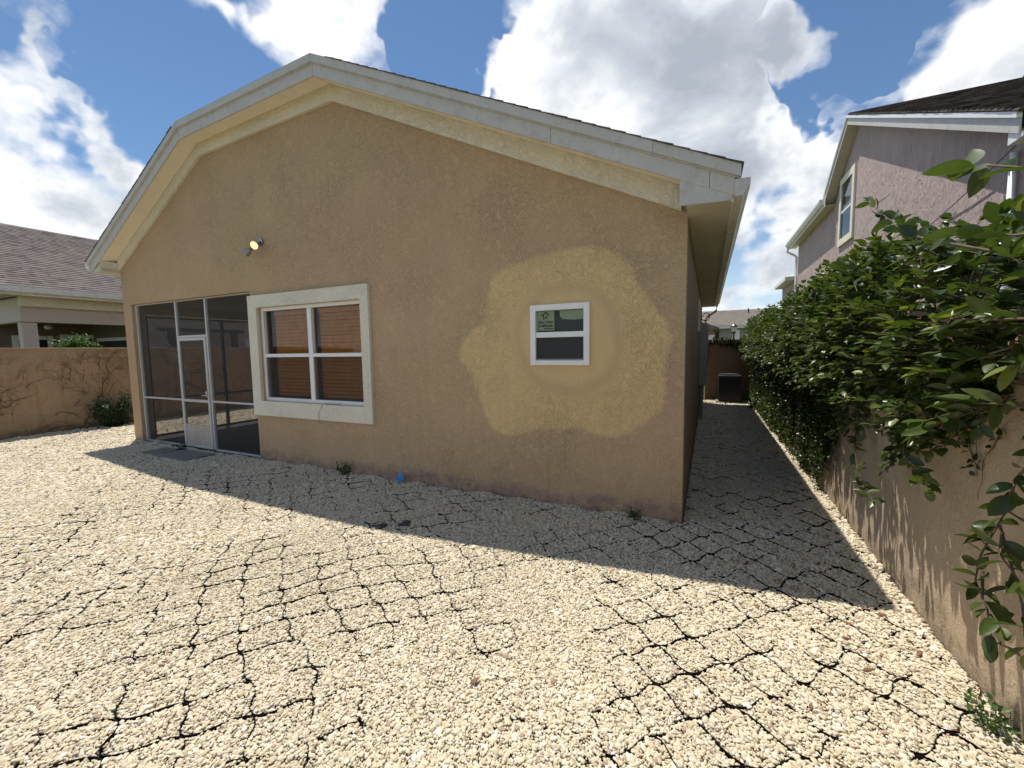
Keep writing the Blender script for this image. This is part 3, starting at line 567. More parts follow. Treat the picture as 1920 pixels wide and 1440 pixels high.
# ---------------------------------------------------------------- garden walls
gw = thing('garden_wall', 'sunlit tan stucco garden wall along the right under the hedge', 'wall')
MB().box(WX1, WX1+.16, -4, 14.3, -.1, 1.8).build('wall', M['wallR'], gw); MB().box(WX1-.02, WX1+.18, -4, 14.3, 1.8, 1.86).build('coping', M['wallR'], gw, bevel=.006)
gw = thing('garden_wall', 'shaded tan wall closing the end of the side passage', 'wall')
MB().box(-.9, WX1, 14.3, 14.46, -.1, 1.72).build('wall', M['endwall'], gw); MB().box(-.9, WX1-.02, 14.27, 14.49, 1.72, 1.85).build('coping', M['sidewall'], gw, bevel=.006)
gw = thing('garden_wall', 'stained brown garden wall covered with dry vines on the left', 'wall')
MB().box(WX0-.18, WX0, -4, 16, -.1, 1.78).build('wall', M['wallL'], gw); MB().box(WX0-.2, WX0+.02, -4, 16, 1.78, 1.83).build('coping', M['wallL'], gw, bevel=.006)

# ---------------------------------------------------------------- neighbours
# left house
LN = thing('neighbour_house', 'beige house with long taupe shingle roof beyond the left wall', 'house')
X = -15.5
MB().box(X-.25, X, 4.26, 4.53, -.05, 2.5).build('column', M['beige'], LN)
MB().box(X-.25, X, 4.26, 6.6, 2.52, 3.12).box(X-.25, X, 6.6, 15, -.05, 3.12).box(X-5.5, X-.25, 4.26, 4.46, 2.52, 3.12).box(X-5.5, X-4.6, 4.26, 4.46, -.05, 2.52).build('wall', M['beige'], LN)
MB().box(X-3.1, X-2.9, 4.46, 15, -.05, 3.0).box(X-2.9, X-.25, 6.6, 6.75, -.05, 3.0).build('patio_wall', M['porch'], LN)
MB().box(X-5.4, X-.25, 4.46, 6.6, 2.85, 2.9).build('patio_ceiling', M['porch'], LN)
MB().yz([(4.24, 2.90), (15, 2.90), (15, 3.13), (4.24, 3.13)], X+.001, X+.12).build('frieze_band', M['frieze'], LN)
MB().box(X-.0, X+.42, 3.7, 15, 3.132, 3.15).build('soffit', M['soffit_side'], LN)
MB().box(X+.42, X+.44, 3.7, 15, 3.13, 3.33).build('fascia', M['gutter'], LN); MB().yz([(3.68, 3.2), (15, 3.2), (15, 3.34), (3.68, 3.34)], X+.442, X+.53).build('gutter', M['gutter'], LN)
nr = MB().quad((X+.5, 3.6, 3.33), (X+.5, 15.2, 3.33), (-20, 15.2, 5.80), (-20, 3.6, 5.80)).quad((-20, 3.6, 5.80), (-20, 15.2, 5.80), (-25, 15.2, 3.3), (-25, 3.6, 3.3)).build('roof', M['shingleA'], LN)
courses(nr, M['shingleA'], (X+.5, 3.6, 3.34), (X+.5, 15.2, 3.34), (-5, 0, 2.47), math.hypot(5, 2.47), .155, th=.014)
MB().xz([(X+.45, 3.14), (-20, 5.4), (-24.5, 3.1)], 3.9, 4.2).build('gable_wall', M['beige'], LN)
def nbwin(x, y0, y1, z0, z1, k, parent, tr=.12):
    f = MB()
    for a in ((y0-tr, y0, z0, z1+tr), (y1, y1+tr, z0, z1+tr), (y0, y1, z1, z1+tr)): f.box(x, x+.05, a[0], a[1], a[2], a[3])
    for i in range(1, k): yy = y0+(y1-y0)*i/k; f.box(x, x+.04, yy-.025, yy+.025, z0, z1)
    fo = f.build('window', M['white'], parent)
    MB().box(x+.002, x+.02, y0, y1, z0, z1).build('pane', M['dark'], fo)
nbwin(X-2.9, 4.95, 5.55, .2, 2.15, 1, LN); nbwin(X-2.9, 5.95, 6.58, .9, 2.2, 2, LN)
f = MB()
for a in ((X-2.4, X-.6, .9, 2.1),): f.box(a[0]-.1, a[1]+.1, 6.56, 6.6, a[2]-.1, a[3]+.1)
fo = f.build('window', M['white'], LN)
for i in range(3): MB().box(X-2.4+i*.6+.02, X-2.4+i*.6+.58, 6.545, 6.56, .9, 2.1).build('pane', M['dark'], fo)
fan = thing('ceiling_fan', 'ceiling fan under the left neighbour patio roof', 'ceiling fan')
fc_ = Vector((X-1.4, 5.15, 2.5)); MB().tube([fc_+Vector((0, 0, .35)), fc_], .02, 6).build('rod', M['iron'], fan)
MB().tube([fc_+Vector((0, 0, .06)), fc_, fc_-Vector((0, 0, .06)), fc_-Vector((0, 0, .1))], [.06, .09, .09, .05], 10).build('motor', M['bulboff'], fan, smooth=True)
for i in range(5):
    a = 1.2566*i+.3; d = Vector((math.cos(a), math.sin(a), 0)); q = Vector((-d.y, d.x, .12))*.06
    MB().ext([fc_+d*.1-q, fc_+d*.65-q*1.2, fc_+d*.65+q*1.2, fc_+d*.1+q], (0, 0, .01)).build('blade', M['bronze'], fan)
pg = thing('timber_frame', 'dark brown post and beam frame seen through the porch screens', 'timber frame')
MB().box(-15.2, -15.05, 6.9, 9.5, 2.36, 2.47).build('beam', M['bronze'], pg)
for y in (7.2, 9.1): MB().box(-15.2, -15.07, y, y+.16, -.05, 2.36).build('post', M['bronze'], pg)
nbwin(X, 9.9, 10.8, .9, 2.05, 1, LN)
# right house
RN = thing('neighbour_house', 'two storey pinkish grey stucco house with dark shingle gable on the right', 'house')
X = 3.3; XF = 3.05
RPf = [(6.75, 4.18), (13.6, 7.41), (15.76, 6.07)]
MB().yz([(6.9, -.05), (21.1, -.05), (21.1, 5.75), (15.76, 5.75), (13.6, 7.2), (6.9, 4.05)], X, X+.25).build('wall', M['pink'], RN)
MB().box(X+.25, 12, 6.9, 7.15, -.05, 4.0).box(X+.25, 12, 20.9, 21.1, -.05, 5.75).build('wall', M['pink'], RN)
def rk(y0, z0, y1, z1, t0, t1, x0, x1, name, mat):
    return MB().yz([(y0, z0-t1), (y1, z1-t1), (y1, z1-t0), (y0, z0-t0)], x0, x1).build(name, mat, RN, bevel=.003)
sl_ = (7.41-4.18)/(13.6-6.75)
for a, b_ in ((6.75, 9.0), (9.0, 13.6)):
    za, zb = 4.18+sl_*(a-6.75), 4.18+sl_*(b_-6.75); rk(a+.002, za, b_-.002, zb, .07, .24, XF, XF+.02, 'fascia_board', M['fascia']); rk(a, za, b_, zb, .0, .068, XF-.03, XF+.02, 'drip_board', M['white'])
rk(13.6, 7.41, 15.76, 6.07, .07, .24, XF, XF+.02, 'fascia_board', M['fascia']); rk(13.6, 7.41, 15.76, 6.07, 0, .068, XF-.03, XF+.02, 'drip_board', M['white'])
for (y0, z0, y1, z1) in ((6.75, 4.18, 13.6, 7.41), (13.6, 7.41, 15.76, 6.07)):
    MB().ext([(XF+.02, y0, z0-.235), (X, y0, z0-.235), (X, y1, z1-.235), (XF+.02, y1, z1-.235)], (0, 0, .012)).build('soffit', M['soffit_side'], RN)
MB().yz([(6.72, 3.90), (6.98, 3.90), (6.98, 4.06), (6.72, 3.95)], XF+.02, X+.02).build('eave_return', M['white'], RN)
MB().box(XF, X, 15.5, 21.6, 5.74, 5.76).build('soffit', M['soffit_side'], RN); MB().box(XF-.02, XF, 15.5, 21.65, 5.72, 5.95).build('fascia', M['gutter'], RN)
MB().xz([(XF-.022, 5.8), (XF-.09, 5.8), (XF-.14, 5.9), (XF-.14, 5.97), (XF-.022, 5.97)], 15.6, 21.7).build('gutter', M['gutter'], RN)
MB().tube([(XF-.08, 21.6, 5.8), (XF-.06, 21.6, 5.62), (X-.06, 21.45, 5.42), (X-.05, 21.15, 5.3), (X-.05, 21.15, .0)], .045, 8).build('downspout', M['gutter'], RN, smooth=True)
MB().tube([(X-.05, 7.25, 3.9), (X-.05, 7.25, .0)], .035, 8).build('downspout', M['white'], RN, smooth=True)
rr = MB().quad((XF-.03, 6.7, 4.16), (12, 6.7, 4.16), (12, 13.6, 7.42), (XF-.03, 13.6, 7.42)).quad((XF-.03, 13.6, 7.42), (12, 13.6, 7.42), (12, 15.8, 6.06), (XF-.03, 15.8, 6.06)).quad((XF-.05, 15.7, 5.97), (7.5, 15.7, 8.), (7.5, 21.7, 8.), (XF-.05, 21.7, 5.97)).build('roof', M['shingleB'], RN)
courses(rr, M['shingleB'], (XF-.03, 6.7, 4.17), (12, 6.7, 4.17), (0, 6.9, 3.26), math.hypot(6.9, 3.26), .15, th=.03)
MB().yz([(13.25, 7.30), (13.6, 7.50), (13.95, 7.30), (13.95, 7.38), (13.6, 7.62), (13.25, 7.38)], 6.2, 12).build('ridge_vent', M['iron'], RN)
MB().box(X-.35, X+2, 21.7, 25, 4.45, 4.6).build('lower_eave', M['gutter'], RN); MB().box(X, X+2, 21.7, 25, -.05, 4.45).build('wall', M['pink'], RN)
f = MB()
for a in ((13.62, 13.8, 4.38, 6.22), (14.75, 14.93, 4.38, 6.22), (13.8, 14.75, 4.38, 4.56), (13.8, 14.75, 6.04, 6.22)): f.box(X-.05, X-.002, a[0], a[1], a[2], a[3])
fo = f.build('window', M['trimst'], RN, label='white trimmed upper window')
MB().box(X-.03, X-.01, 13.8, 14.75, 5.26, 5.32).build('meeting_rail', M['white'], fo)
MB().quad((X-.012, 13.8, 4.56), (X-.012, 14.75, 4.56), (X-.012, 14.75, 6.04), (X-.012, 13.8, 6.04)).build('pane', M['dark'], fo)
MB().quad((X-.02, 13.8, 4.56), (X-.02, 14.75, 4.56), (X-.02, 14.75, 6.04), (X-.02, 13.8, 6.04)).build('pane', M['glass'], fo)
tag(MB().tube([(3.2, 6.6, 4.05), (3.24, 8.2, 3.75), (3.28, 9.6, 3.55), (3.28, 12, 3.2)], .007, 5).build('service_cable', M['iron']), 'dark service cable crossing the pinkish neighbour wall', 'cable')
tag(MB().tube([(3.27, 17.5, 4.0), (3.25, 18.6, 3.5), (3.27, 19.2, 3.45), (3.27, 19.6, 3.35), (3.27, 19.6, 2.6)], .012, 5).build('service_cable', M['iron']), 'thin wire sagging along the far end of the pinkish wall', 'cable')
# far things beyond the passage
FH = thing('far_house', 'distant grey house with low shingle roof beyond the passage end', 'house')
MB().box(-6, 9, 40, 48, -.05, 3.25).build('wall', M['grey_house'], FH); MB().box(-6.4, 9.4, 39.5, 39.6, 3.12, 3.35).build('fascia', M['gutter'], FH)
fr_ = MB().quad((-6.4, 39.5, 3.35), (9.4, 39.5, 3.35), (9.4, 43.8, 4.95), (-6.4, 43.8, 4.95)).quad((-6.4, 43.8, 4.95), (9.4, 43.8, 4.95), (9.4, 48.4, 3.2), (-6.4, 48.4, 3.2)).build('roof', M['shingleC'], FH)
courses(fr_, M['shingleC'], (-6.4, 39.5, 3.36), (9.4, 39.5, 3.36), (0, 4.3, 1.6), math.hypot(4.3, 1.6), .3, th=.02)
MB().box(3.1, 3.2, 42.7, 42.8, 4.5, 4.95).build('vent_pipe', M['iron'], FH)
for x0, x1, m_ in ((1.8, 2.35, 'white'), (.5, .8, 'dark'), (3.5, 3.9, 'dark')): MB().box(x0, x1, 39.95, 39.99, 2.1, 3.0).build('window', M[m_], FH)
OH = thing('far_house', 'small orange walled house corner glimpsed left of the lamp post', 'house')
MB().box(-4, .25, 27, 33, -.05, 2.6).build('wall', M['orange_house'], OH); MB().xz([(-4.3, 2.6), (.55, 2.6), (.55, 2.7), (-1.9, 3.7), (-4.3, 2.7)], 26.7, 33).build('roof', M['shingleC'], OH)
MB().box(.0, .3, 26.9, 26.99, 1.2, 2.3).build('door', M['white'], OH)
LP = thing('street_lamp', 'black lantern street lamp beyond the passage end wall', 'street lamp')
lx, ly = 1.15, 24.; MB().tube([(lx, ly, -.05), (lx, ly, .3), (lx, ly, 2.25)], [.08, .05, .04], 8).build('post', M['iron'], LP)
MB().tube([(lx, ly, 2.25), (lx, ly, 2.32), (lx, ly, 2.36)], [.04, .1, .1], 8).build('collar', M['iron'], LP)
MB().tube([(lx, ly, 2.36), (lx, ly, 2.6)], [.09, .15], 8).build('lantern_glass', M['bulboff'], LP)
MB().tube([(lx, ly, 2.6), (lx, ly, 2.66), (lx, ly, 2.76), (lx, ly, 2.82)], [.18, .16, .05, .01], 8).build('cap', M['iron'], LP)
AC = thing('air_conditioner', 'dark air conditioner condenser at the end of the side passage', 'air conditioner')
MB().box(.29, .87, 13.5, 14.08, .05, .8).build('casing', M['ac'], AC, bevel=.02)
for i in range(14): MB().box(.285, .875, 13.485, 13.5, .1+i*.048, .115+i*.048).build('louvre', M['ac'], AC)
MB().tube([(.58, 13.79, .8), (.58, 13.79, .83), (.58, 13.79, .84)], [.27, .27, .2], 16).build('fan_grille', M['ac'], AC); MB().box(.22, .94, 13.42, 14.15, -.01, .048).build('pad', M['concrete'], AC)

# ---------------------------------------------------------------- plants
def template(n_, fold=.08):
    v = [(0, 0, 0)]; f = []
    ts = [(i+1)/(n_+1) for i in range(n_)]
    for t in ts:
        wd = (math.sin(math.pi*t**.88)**.75)*.5; v += [(t, 0, 0), (t, wd, fold*wd*4), (t, -wd, fold*wd*4)]
    v.append((1, 0, 0)); e = len(v)-1
    f += [(0, 1, 2), (0, 3, 1)]
    for i in range(n_-1):
        a = 1+3*i; f += [(a, a+3, a+4, a+1), (a, a+2, a+5, a+3)]
    a = 1+3*(n_-1); f += [(a, e, a+1), (a, a+2, e)]
    return np.array(v, float), f
LEAF_LO = template(2); LEAF_HI = template(5)
def leaf_verts(p, d, nrm, ln, wd, curl, tp=LEAF_LO):
    LT = tp[0]
    p, d, nrm = (np.array(a, float) for a in (p, d, nrm)); ln, wd, curl = (np.asarray(a, float)[:, None] for a in (ln, wd, curl))
    d /= np.linalg.norm(d, axis=1)[:, None]; nrm = nrm-d*(nrm*d).sum(1)[:, None]; nrm /= np.linalg.norm(nrm, axis=1)[:, None]+1e-9; sd = np.cross(nrm, d)
    t, s_, h = LT[:, 0][None], LT[:, 1][None], LT[:, 2][None]
    return p[:, None]+d[:, None]*(t*ln)[..., None]+sd[:, None]*(s_*wd)[..., None]+nrm[:, None]*((h*wd-curl*ln*t**2))[..., None]
def leaf_mesh(name, V, tint, mat, parent=None, tp=LEAF_LO, **props):
    n_, m_ = V.shape[:2]; me = bpy.data.meshes.new(name)
    fs = [tuple(b_+i for i in q) for b_ in range(0, n_*m_, m_) for q in tp[1]]
    me.from_pydata(V.reshape(-1, 3), [], fs); a = me.attributes.new('tint', 'FLOAT', 'POINT'); a.data.foreach_set('value', np.repeat(np.asarray(tint, np.float32), m_))
    me.update(); return link(name, me, mat, parent, 0, True, **props)
class Leaves:
    def __init__(s): s.p = []; s.d = []; s.n = []; s.l = []; s.w = []; s.c = []; s.t = []
    def add(s, p, d, n_, l, w_, c, t): s.p.append(p); s.d.append(d); s.n.append(n_); s.l.append(l); s.w.append(w_); s.c.append(c); s.t.append(t)
    def verts(s, tp=LEAF_LO, sel=None):
        q = [s.p, s.d, s.n, s.l, s.w, s.c]
        return leaf_verts(*q, tp=tp) if sel is None else leaf_verts(*[np.array(a)[sel] for a in q], tp=tp)
rn = lambda s_=1.: np.array([random.gauss(0, s_), random.gauss(0, s_), random.gauss(0, s_)])
def unit(v): return v/(np.linalg.norm(v)+1e-9)
def sprig(LV, stems, p0, d0, length, ls, droop=.5, gap=.4, r=.004, path=None, upn=.9, jit=.22):
    n_ = max(3, int(length/.07)); pts = [np.array(p0, float)] if path is None else None; d = unit(np.array(d0, float))
    if path is None:
        for i in range(n_):
            d = unit(d+np.array([0, 0, -droop*.07*(i+1)*.5])+rn(.07)); pts.append(pts[-1]+d*length/n_)
    else:
        pts = [np.array(q, float) for q in path]
        length = sum(np.linalg.norm(b_-a) for a, b_ in zip(pts, pts[1:]))
    stems.append((pts, r))
    cum = [0]
    for a, b_ in zip(pts, pts[1:]): cum.append(cum[-1]+np.linalg.norm(b_-a))
    s_ = length*.18; side = random.choice((-1, 1)); step = ls*gap
    while s_ < length:
        i = max(j for j in range(len(cum)-1) if cum[j] <= s_+1e-9); f = (s_-cum[i])/max(cum[i+1]-cum[i], 1e-6)
        q = pts[i]*(1-f)+pts[i+1]*f; t = unit(pts[i+1]-pts[i]); up = np.array([0, 0, 1.])
        sd = np.cross(t, up); sd = unit(sd) if np.linalg.norm(sd) > .2 else unit(rn())
        ld = unit(t*.55+sd*side*.85+up*random.uniform(-.15, .35)+rn(jit)); nn_ = unit(up*upn+rn(.38+jit*.6-.13)-t*.15)
        l = ls*random.uniform(.72, 1.15); tip = s_/length
        LV.add(q, ld, nn_, l, l*random.uniform(.42, .54), random.uniform(.0, .25), min(1, max(0, random.gauss(.42, .2)+(.22 if tip > .85 else 0))))
        side = -side; s_ += step*random.uniform(.8, 1.2)
    t = unit(pts[-1]-pts[-2])
    for a in (-.5, .4): LV.add(pts[-1], unit(t+rn(.25)+np.array([0, 0, a*.3])), unit(np.array([0, 0, 1.])+rn(.3)), ls*random.uniform(.5, .85), ls*.42, .08, min(1, random.uniform(.6, 1.05)))
def stem_mesh(name, stems, mat, parent, sides=4):
    mb = MB()
    for pts, r in stems: mb.tube([tuple(q) for q in pts], [r*(1-.6*i/(len(pts)-1)) for i in range(len(pts))], sides, False)
    return mb.build(name, mat, parent, smooth=True)

HG = thing('creeping_fig', 'dense glossy green fig hedge overhanging the right garden wall', 'hedge')
LV = Leaves(); stems = []
def lerp(x, pts): return float(np.interp(x, [a for a, _ in pts], [b_ for _, b_ in pts]))
TOP = [(1.0, 1.90), (1.8, 1.95), (2.4, 2.06), (2.9, 2.20), (3.5, 2.36), (4.0, 2.38), (5, 2.34), (7, 2.33), (10, 2.33), (14.5, 2.36)]
OVR = [(1.0, 1.02), (2.0, .95), (3.0, .88), (4, .88), (6, .93), (9, .95), (14.5, 1.0)]
BOT = [(1.0, 1.72), (2.25, 1.62), (2.5, 1.25), (3.0, 1.08), (4.4, 1.04), (5.4, 1.1), (7, 1.2), (14.5, 1.25)]
y = 1.0
while y < 14.3:
    T, O, Bz = lerp(y, TOP), lerp(y, OVR), lerp(y, BOT)
    ls = lerp(y, [(1, .115), (2.6, .105), (4, .092), (6, .085), (14, .095)])
    near = y < 3.9
    gap_ = near and math.sin(y*9.1)+.6*math.sin(y*23.3+1) < -.35
    for i in range((1 if gap_ else 2) if y < 2.4 else (2 if gap_ else 4) if near else 5):
        f = random.random()
        z0 = Bz+(T-Bz)*(.12+.88*f**.75)
        k = (z0-Bz)/(T-Bz); out = O+(1.18-O)*(abs(k-.55)/.6)**2*.75
        ln = random.uniform(.2, .38)
        tipx = out+random.uniform(-.03, .16); elev = -.25+1.0*k+random.gauss(0, .2)
        dx = -1. if z0 < 1.88 else random.uniform(-1, .1); d0 = unit(np.array([dx, random.gauss(-.15, .6), elev]))
        p0 = np.array([max(tipx-d0[0]*ln, .95), y+random.uniform(-.05, .05), z0-max(0, d0[2])*ln*.7])
        if p0[2] < 1.84: p0[0] = min(p0[0], 1.19)
        sprig(LV, stems, p0, d0, ln, ls*random.uniform(.75, 1.1), .9 if k < .4 else .45)
    for _ in range(2 if y > 2.2 else 1):        # fill behind, above the wall
        sprig(LV, stems, (random.uniform(1.15, 1.9), y+random.uniform(-.05, .05), random.uniform(1.78, max(1.8, T-.16))), unit(np.array([random.uniform(-.7, .4), random.gauss(0, .5), random.uniform(.2, 1)])), random.uniform(.2, .34), ls, .3)
    y += .034 if y < 4.5 else (.036 if y < 8 else .055)
for i in range(210):             # leafy skirt close against the wall
    y = random.uniform(2.5, 4.9); lo = 1.02+.22*math.sin(y*5.3)+.12*math.sin(y*11.7+1); lo = max(lo, 1.45-(y-2.3)*.6)
    z0 = random.uniform(min(lo+.1, 1.6), 1.72); d0 = unit(np.array([random.uniform(-.9, -.3), random.gauss(-.3, .5), random.uniform(-.9, .3)]))
    sprig(LV, stems, (1.19, y, z0), d0, random.uniform(.14, .26), random.uniform(.06, .092), .8, .34, jit=.4)
def hang(path, ls, gap=.42, r=.006, upn=.75): sprig(LV, stems, None, (0, 0, 1), 0, ls, path=path, gap=gap, r=r, upn=upn, jit=.6)
hang([(1.16, 2.0, 1.55), (1.03, 2.13, 1.15), (1.03, 2.17, 1.01), (1.02, 2.21, 0.91), (1.03, 2.30, 0.78), (1.02, 2.30, 0.67), (1.03, 2.23, 0.59), (1.03, 2.18, 0.48)], .095, .26, .006)
hang([(1.04, 2.2, .92), (1.0, 2.12, .86), (1.02, 2.04, .8)], .095, .34); hang([(1.03, 2.28, .72), (1.0, 2.2, .64), (1.02, 2.12, .58)], .095, .3); hang([(1.03, 2.2, .95), (1.05, 2.08, .7), (1.04, 2.02, .55)], .095, .34)
hang([(1.15, 4.15, 1.15), (1.06, 4.06, .88), (1.05, 3.96, .72), (1.04, 3.75, .62), (1.05, 3.58, .57)], .085, .38, .005)
hang([(1.12, 3.4, 1.2), (1.06, 3.17, 1.0), (1.04, 2.96, .95), (1.03, 2.75, .91)], .09, .34, .005); 
hang([(1.05, 1.35, 1.95), (.78, 1.62, 2.10), (.74, 1.76, 2.17), (.72, 1.88, 2.21)], .11, .36, .005); hang([(1.1, 1.5, 1.9), (.92, 1.85, 1.72), (.88, 2.09, 1.73), (.86, 2.30, 1.75)], .115, .5, .006)
hang([(1.15, 1.7, 1.6), (.98, 1.93, 1.43), (.94, 2.07, 1.43), (.92, 2.17, 1.42)], .11, .4); hang([(1.0, 2.3, 2.0), (.87, 2.54, 2.12), (.84, 2.74, 2.22), (.82, 2.94, 2.36), (.80, 3.08, 2.46)], .085, .36)
hang([(1.05, 1.7, 1.95), (.9, 1.98, 2.0), (.82, 2.2, 2.08)], .11, .4); hang([(1.1, 1.8, 1.75), (.95, 2.1, 1.62), (.92, 2.25, 1.58)], .11, .45)
tint = np.array(LV.t); cen = np.array(LV.p)+np.array(LV.d)*np.array(LV.l)[:, None]*.5
# the leaves that show largest: near the camera, on the camera side of the wall
dcam = np.linalg.norm(cen-np.array([0, 0, 1.65]), axis=1); dx = cen@np.array(R_)-1.65*R_.z; dz = cen@np.array(F_)-1.65*F_.z; dyv = cen@np.array(U_)-1.65*U_.z
vis = (dz > .2) & (np.abs(dx/dz) < 1.25) & (np.abs(dyv/dz) < .93); order = np.argsort(np.where(vis, dcam-.6*(1.2-cen[:, 0]), 99))[:300]
sel = np.zeros(len(cen), bool); sel[order] = True
for i in order: leaf_mesh('leaf', LV.verts(LEAF_HI, [i]), tint[i:i+1], M['fig'], HG, LEAF_HI)
nearl = (~sel) & (cen[:, 1] < 5.); rest = ~sel & ~nearl
V1 = LV.verts(LEAF_HI, nearl); V2 = LV.verts(LEAF_LO, rest)
me_v = [V1.reshape(-1, 3), V2.reshape(-1, 3)]; m1, m2 = V1.shape[1], V2.shape[1]; o2 = len(me_v[0])
fs = [tuple(b_+i for i in q) for b_ in range(0, o2, m1) for q in LEAF_HI[1]]+[tuple(o2+b_+i for i in q) for b_ in range(0, len(me_v[1]), m2) for q in LEAF_LO[1]]
me = bpy.data.meshes.new('foliage'); me.from_pydata(np.concatenate(me_v), [], fs); a = me.attributes.new('tint', 'FLOAT', 'POINT')
a.data.foreach_set('value', np.concatenate([np.repeat(tint[nearl], m1), np.repeat(tint[rest], m2)]).astype(np.float32)); me.update(); link('foliage', me, M['fig'], HG, 0, True, kind='stuff')
stem_mesh('stem', stems, M['bark'], HG)

# small-leaved juvenile ivy clinging to the far part of the right wall
IV = thing('wall_ivy', 'curtain of small leaved ivy clinging to the far right wall', 'ivy')
LV2 = Leaves(); st2 = []
for i in range(250):
    y = 4.75+9.4*random.random()**1.15; zt = 1.7; lim = 0. if y > 5.6 else max(0., (5.75-y)*1.05+random.gauss(0, .12)); lim = max(lim, random.uniform(-.05, .22) if y < 9 else 0)
    if random.random() < .13 and y < 8: lim = random.uniform(.5, 1.1)
    z = zt; x = WX1-.012; pts = [np.array([x, y, z])]
    while z > lim+.03:
        z -= .05; y += random.gauss(0, .008); pts.append(np.array([WX1-.012-abs(random.gauss(0, .012)), y, z]))
        for _ in range(5 if y < 8 else 4):
            q = pts[-1]+np.array([-abs(random.gauss(.01, .025)), random.gauss(0, .028), random.gauss(0, .025)]); l = random.uniform(.022, .042) if y < 8 else random.uniform(.03, .055)
            LV2.add(q, unit(np.array([-.35, random.gauss(0, .8), random.gauss(-.25, .7)])), unit(np.array([-1., random.gauss(0, .4), random.gauss(.5, .4)])), l, l*.8, .1, min(1, max(0, random.gauss(.35, .22)+(.45 if z < .5 and y > 7 and random.random() < .5 else 0))))
    if len(pts) > 2: st2.append((pts, .004))
leaf_mesh('foliage', LV2.verts(), LV2.t, M['ivy'], IV, kind='stuff'); stem_mesh('stem', st2, M['bark'], IV, 3)
# sparse ivy runners on the near part of the wall
RV = thing('ivy_runner', 'thin ivy runners with few leaves on the near right wall', 'ivy')
LV3 = Leaves(); st3 = []
for k in range(16):
    p = np.array([WX1-.008, random.uniform(1.9, 3.6), random.uniform(1.2, 1.75)]); d = unit(np.array([0, random.gauss(0, .6), -1])); pts = [p]
    for j in range(random.randint(5, 12)):
        d = unit(d+np.array([0, random.gauss(0, .4), random.gauss(-.05, .25)])); p = p+d*.05; pts.append(p)
        if random.random() < .75: l = random.uniform(.025, .05); LV3.add(p+np.array([-.005, 0, 0]), unit(np.array([-.4, random.gauss(0, 1), random.gauss(-.3, .6)])), unit(np.array([-1, 0, .5])+rn(.3)), l, l*.7, .1, random.uniform(.1, .6))
    st3.append((pts, .003))
leaf_mesh('foliage', LV3.verts(), LV3.t, M['ivy'], RV, kind='stuff'); stem_mesh('stem', st3, M['dryvine'], RV, 3)
# vine on the coping of the end wall
EV = thing('wall_ivy', 'dark ivy creeping over the top of the passage end wall', 'ivy'); LV4 = Leaves(); st4 = []
for k in range(9):
    p = np.array([-.2+k*.15, 14.26, 1.75]); pts = [p]; d = np.array([1., 0, 0])
    for j in range(12):
        d = unit(d+np.array([.1, 0, random.gauss(0, .5)])); p = p+d*.03; p[2] = min(1.86, max(1.6, p[2])); pts.append(p.copy())
        for _ in range(4): LV4.add(p+rn(.03)*np.array([1, .3, 1]), unit(rn()+np.array([0, -.5, 0])), unit(np.array([0, -1, .4])+rn(.3)), .06, .045, .1, random.uniform(0, .4))
    st4.append((pts, .006))
for k in range(40): LV4.add(np.array([-.1+abs(random.gauss(0, .04)), 14.25, random.uniform(1.2, 1.75)]), unit(rn()), unit(np.array([0, -1, .4])+rn(.3)), .07, .05, .1, random.uniform(0, .4))
leaf_mesh('foliage', LV4.verts(), LV4.t, M['ivy'], EV, kind='stuff'); stem_mesh('stem', st4, M['dryvine'], EV, 3)
# dry vines on the left wall
DV = thing('dry_vine', 'reddish brown leafless vines branching over the left garden wall', 'vine'); st5 = []
def crawl(y, z, a, n_, r, depth):
    pts = [np.array([WX0+.012, y, z])]
    for i in range(n_):
        a += random.gauss(0, .38); z2 = pts[-1][2]+math.sin(a)*.05; y2 = pts[-1][1]+math.cos(a)*.05
        if z2 > 1.8: a = -abs(a)*.3; z2 = 1.79
        if z2 < .0: break
        pts.append(np.array([WX0+.008+r+abs(random.gauss(0, .004)), y2, z2]))
        if depth < 3 and random.random() < .22-.03*depth: crawl(y2, z2, a+random.choice((-1, 1))*random.uniform(.5, 1.1), int(n_*random.uniform(.35, .6)), r*.62, depth+1)
    if len(pts) > 2: st5.append((pts, r))
for i in range(13): crawl(random.uniform(2.6, 9.0), random.uniform(0., .5), random.uniform(.6, 2.6), random.randint(18, 38), random.uniform(.005, .011), 0)
for i in range(150): crawl(random.uniform(2.6, 9.0), random.uniform(.55, 1.78)**.9, random.uniform(-3.1, 3.1), random.randint(4, 13), random.uniform(.0025, .005), 2)
stem_mesh('stem', st5, M['dryvine'], DV, 3)
# shrub at the foot of the left wall, bush over it
def bush(name, label, cat, c, rad, n_, ls, mat, stems_=8, group=None, squash=1.):
    T = thing(name, label, cat, group=group); lv = Leaves(); st = []
    c = np.array(c, float)
    for i in range(stems_):
        d = unit(np.array([random.gauss(0, .7), random.gauss(0, .7), 1.])*np.array(rad)); p = c+np.array([random.gauss(0, .02), random.gauss(0, .02), 0]); pts = [p]
        for j in range(6): p = p+d*np.linalg.norm(np.array(rad)*d)*.17+rn(.012); pts.append(p)
        st.append((pts, max(.003, rad[2]*.012)))
    for i in range(n_):
        pts = random.choice(st)[0]; q = random.choice(pts[1:])+rn(.16)*np.array(rad); q[2] = max(q[2], c[2]+.01)
        l = ls*random.uniform(.6, 1.2); lv.add(q, unit(rn()+np.array([0, 0, .4])), unit(rn(.6)+np.array([.3, -.3, .8])), l, l*.55, .12, min(1, max(0, random.gauss(.4, .25))))
    leaf_mesh('foliage', lv.verts(), lv.t, mat, T, kind='stuff'); stem_mesh('stem', st, M['bark'], T); return T
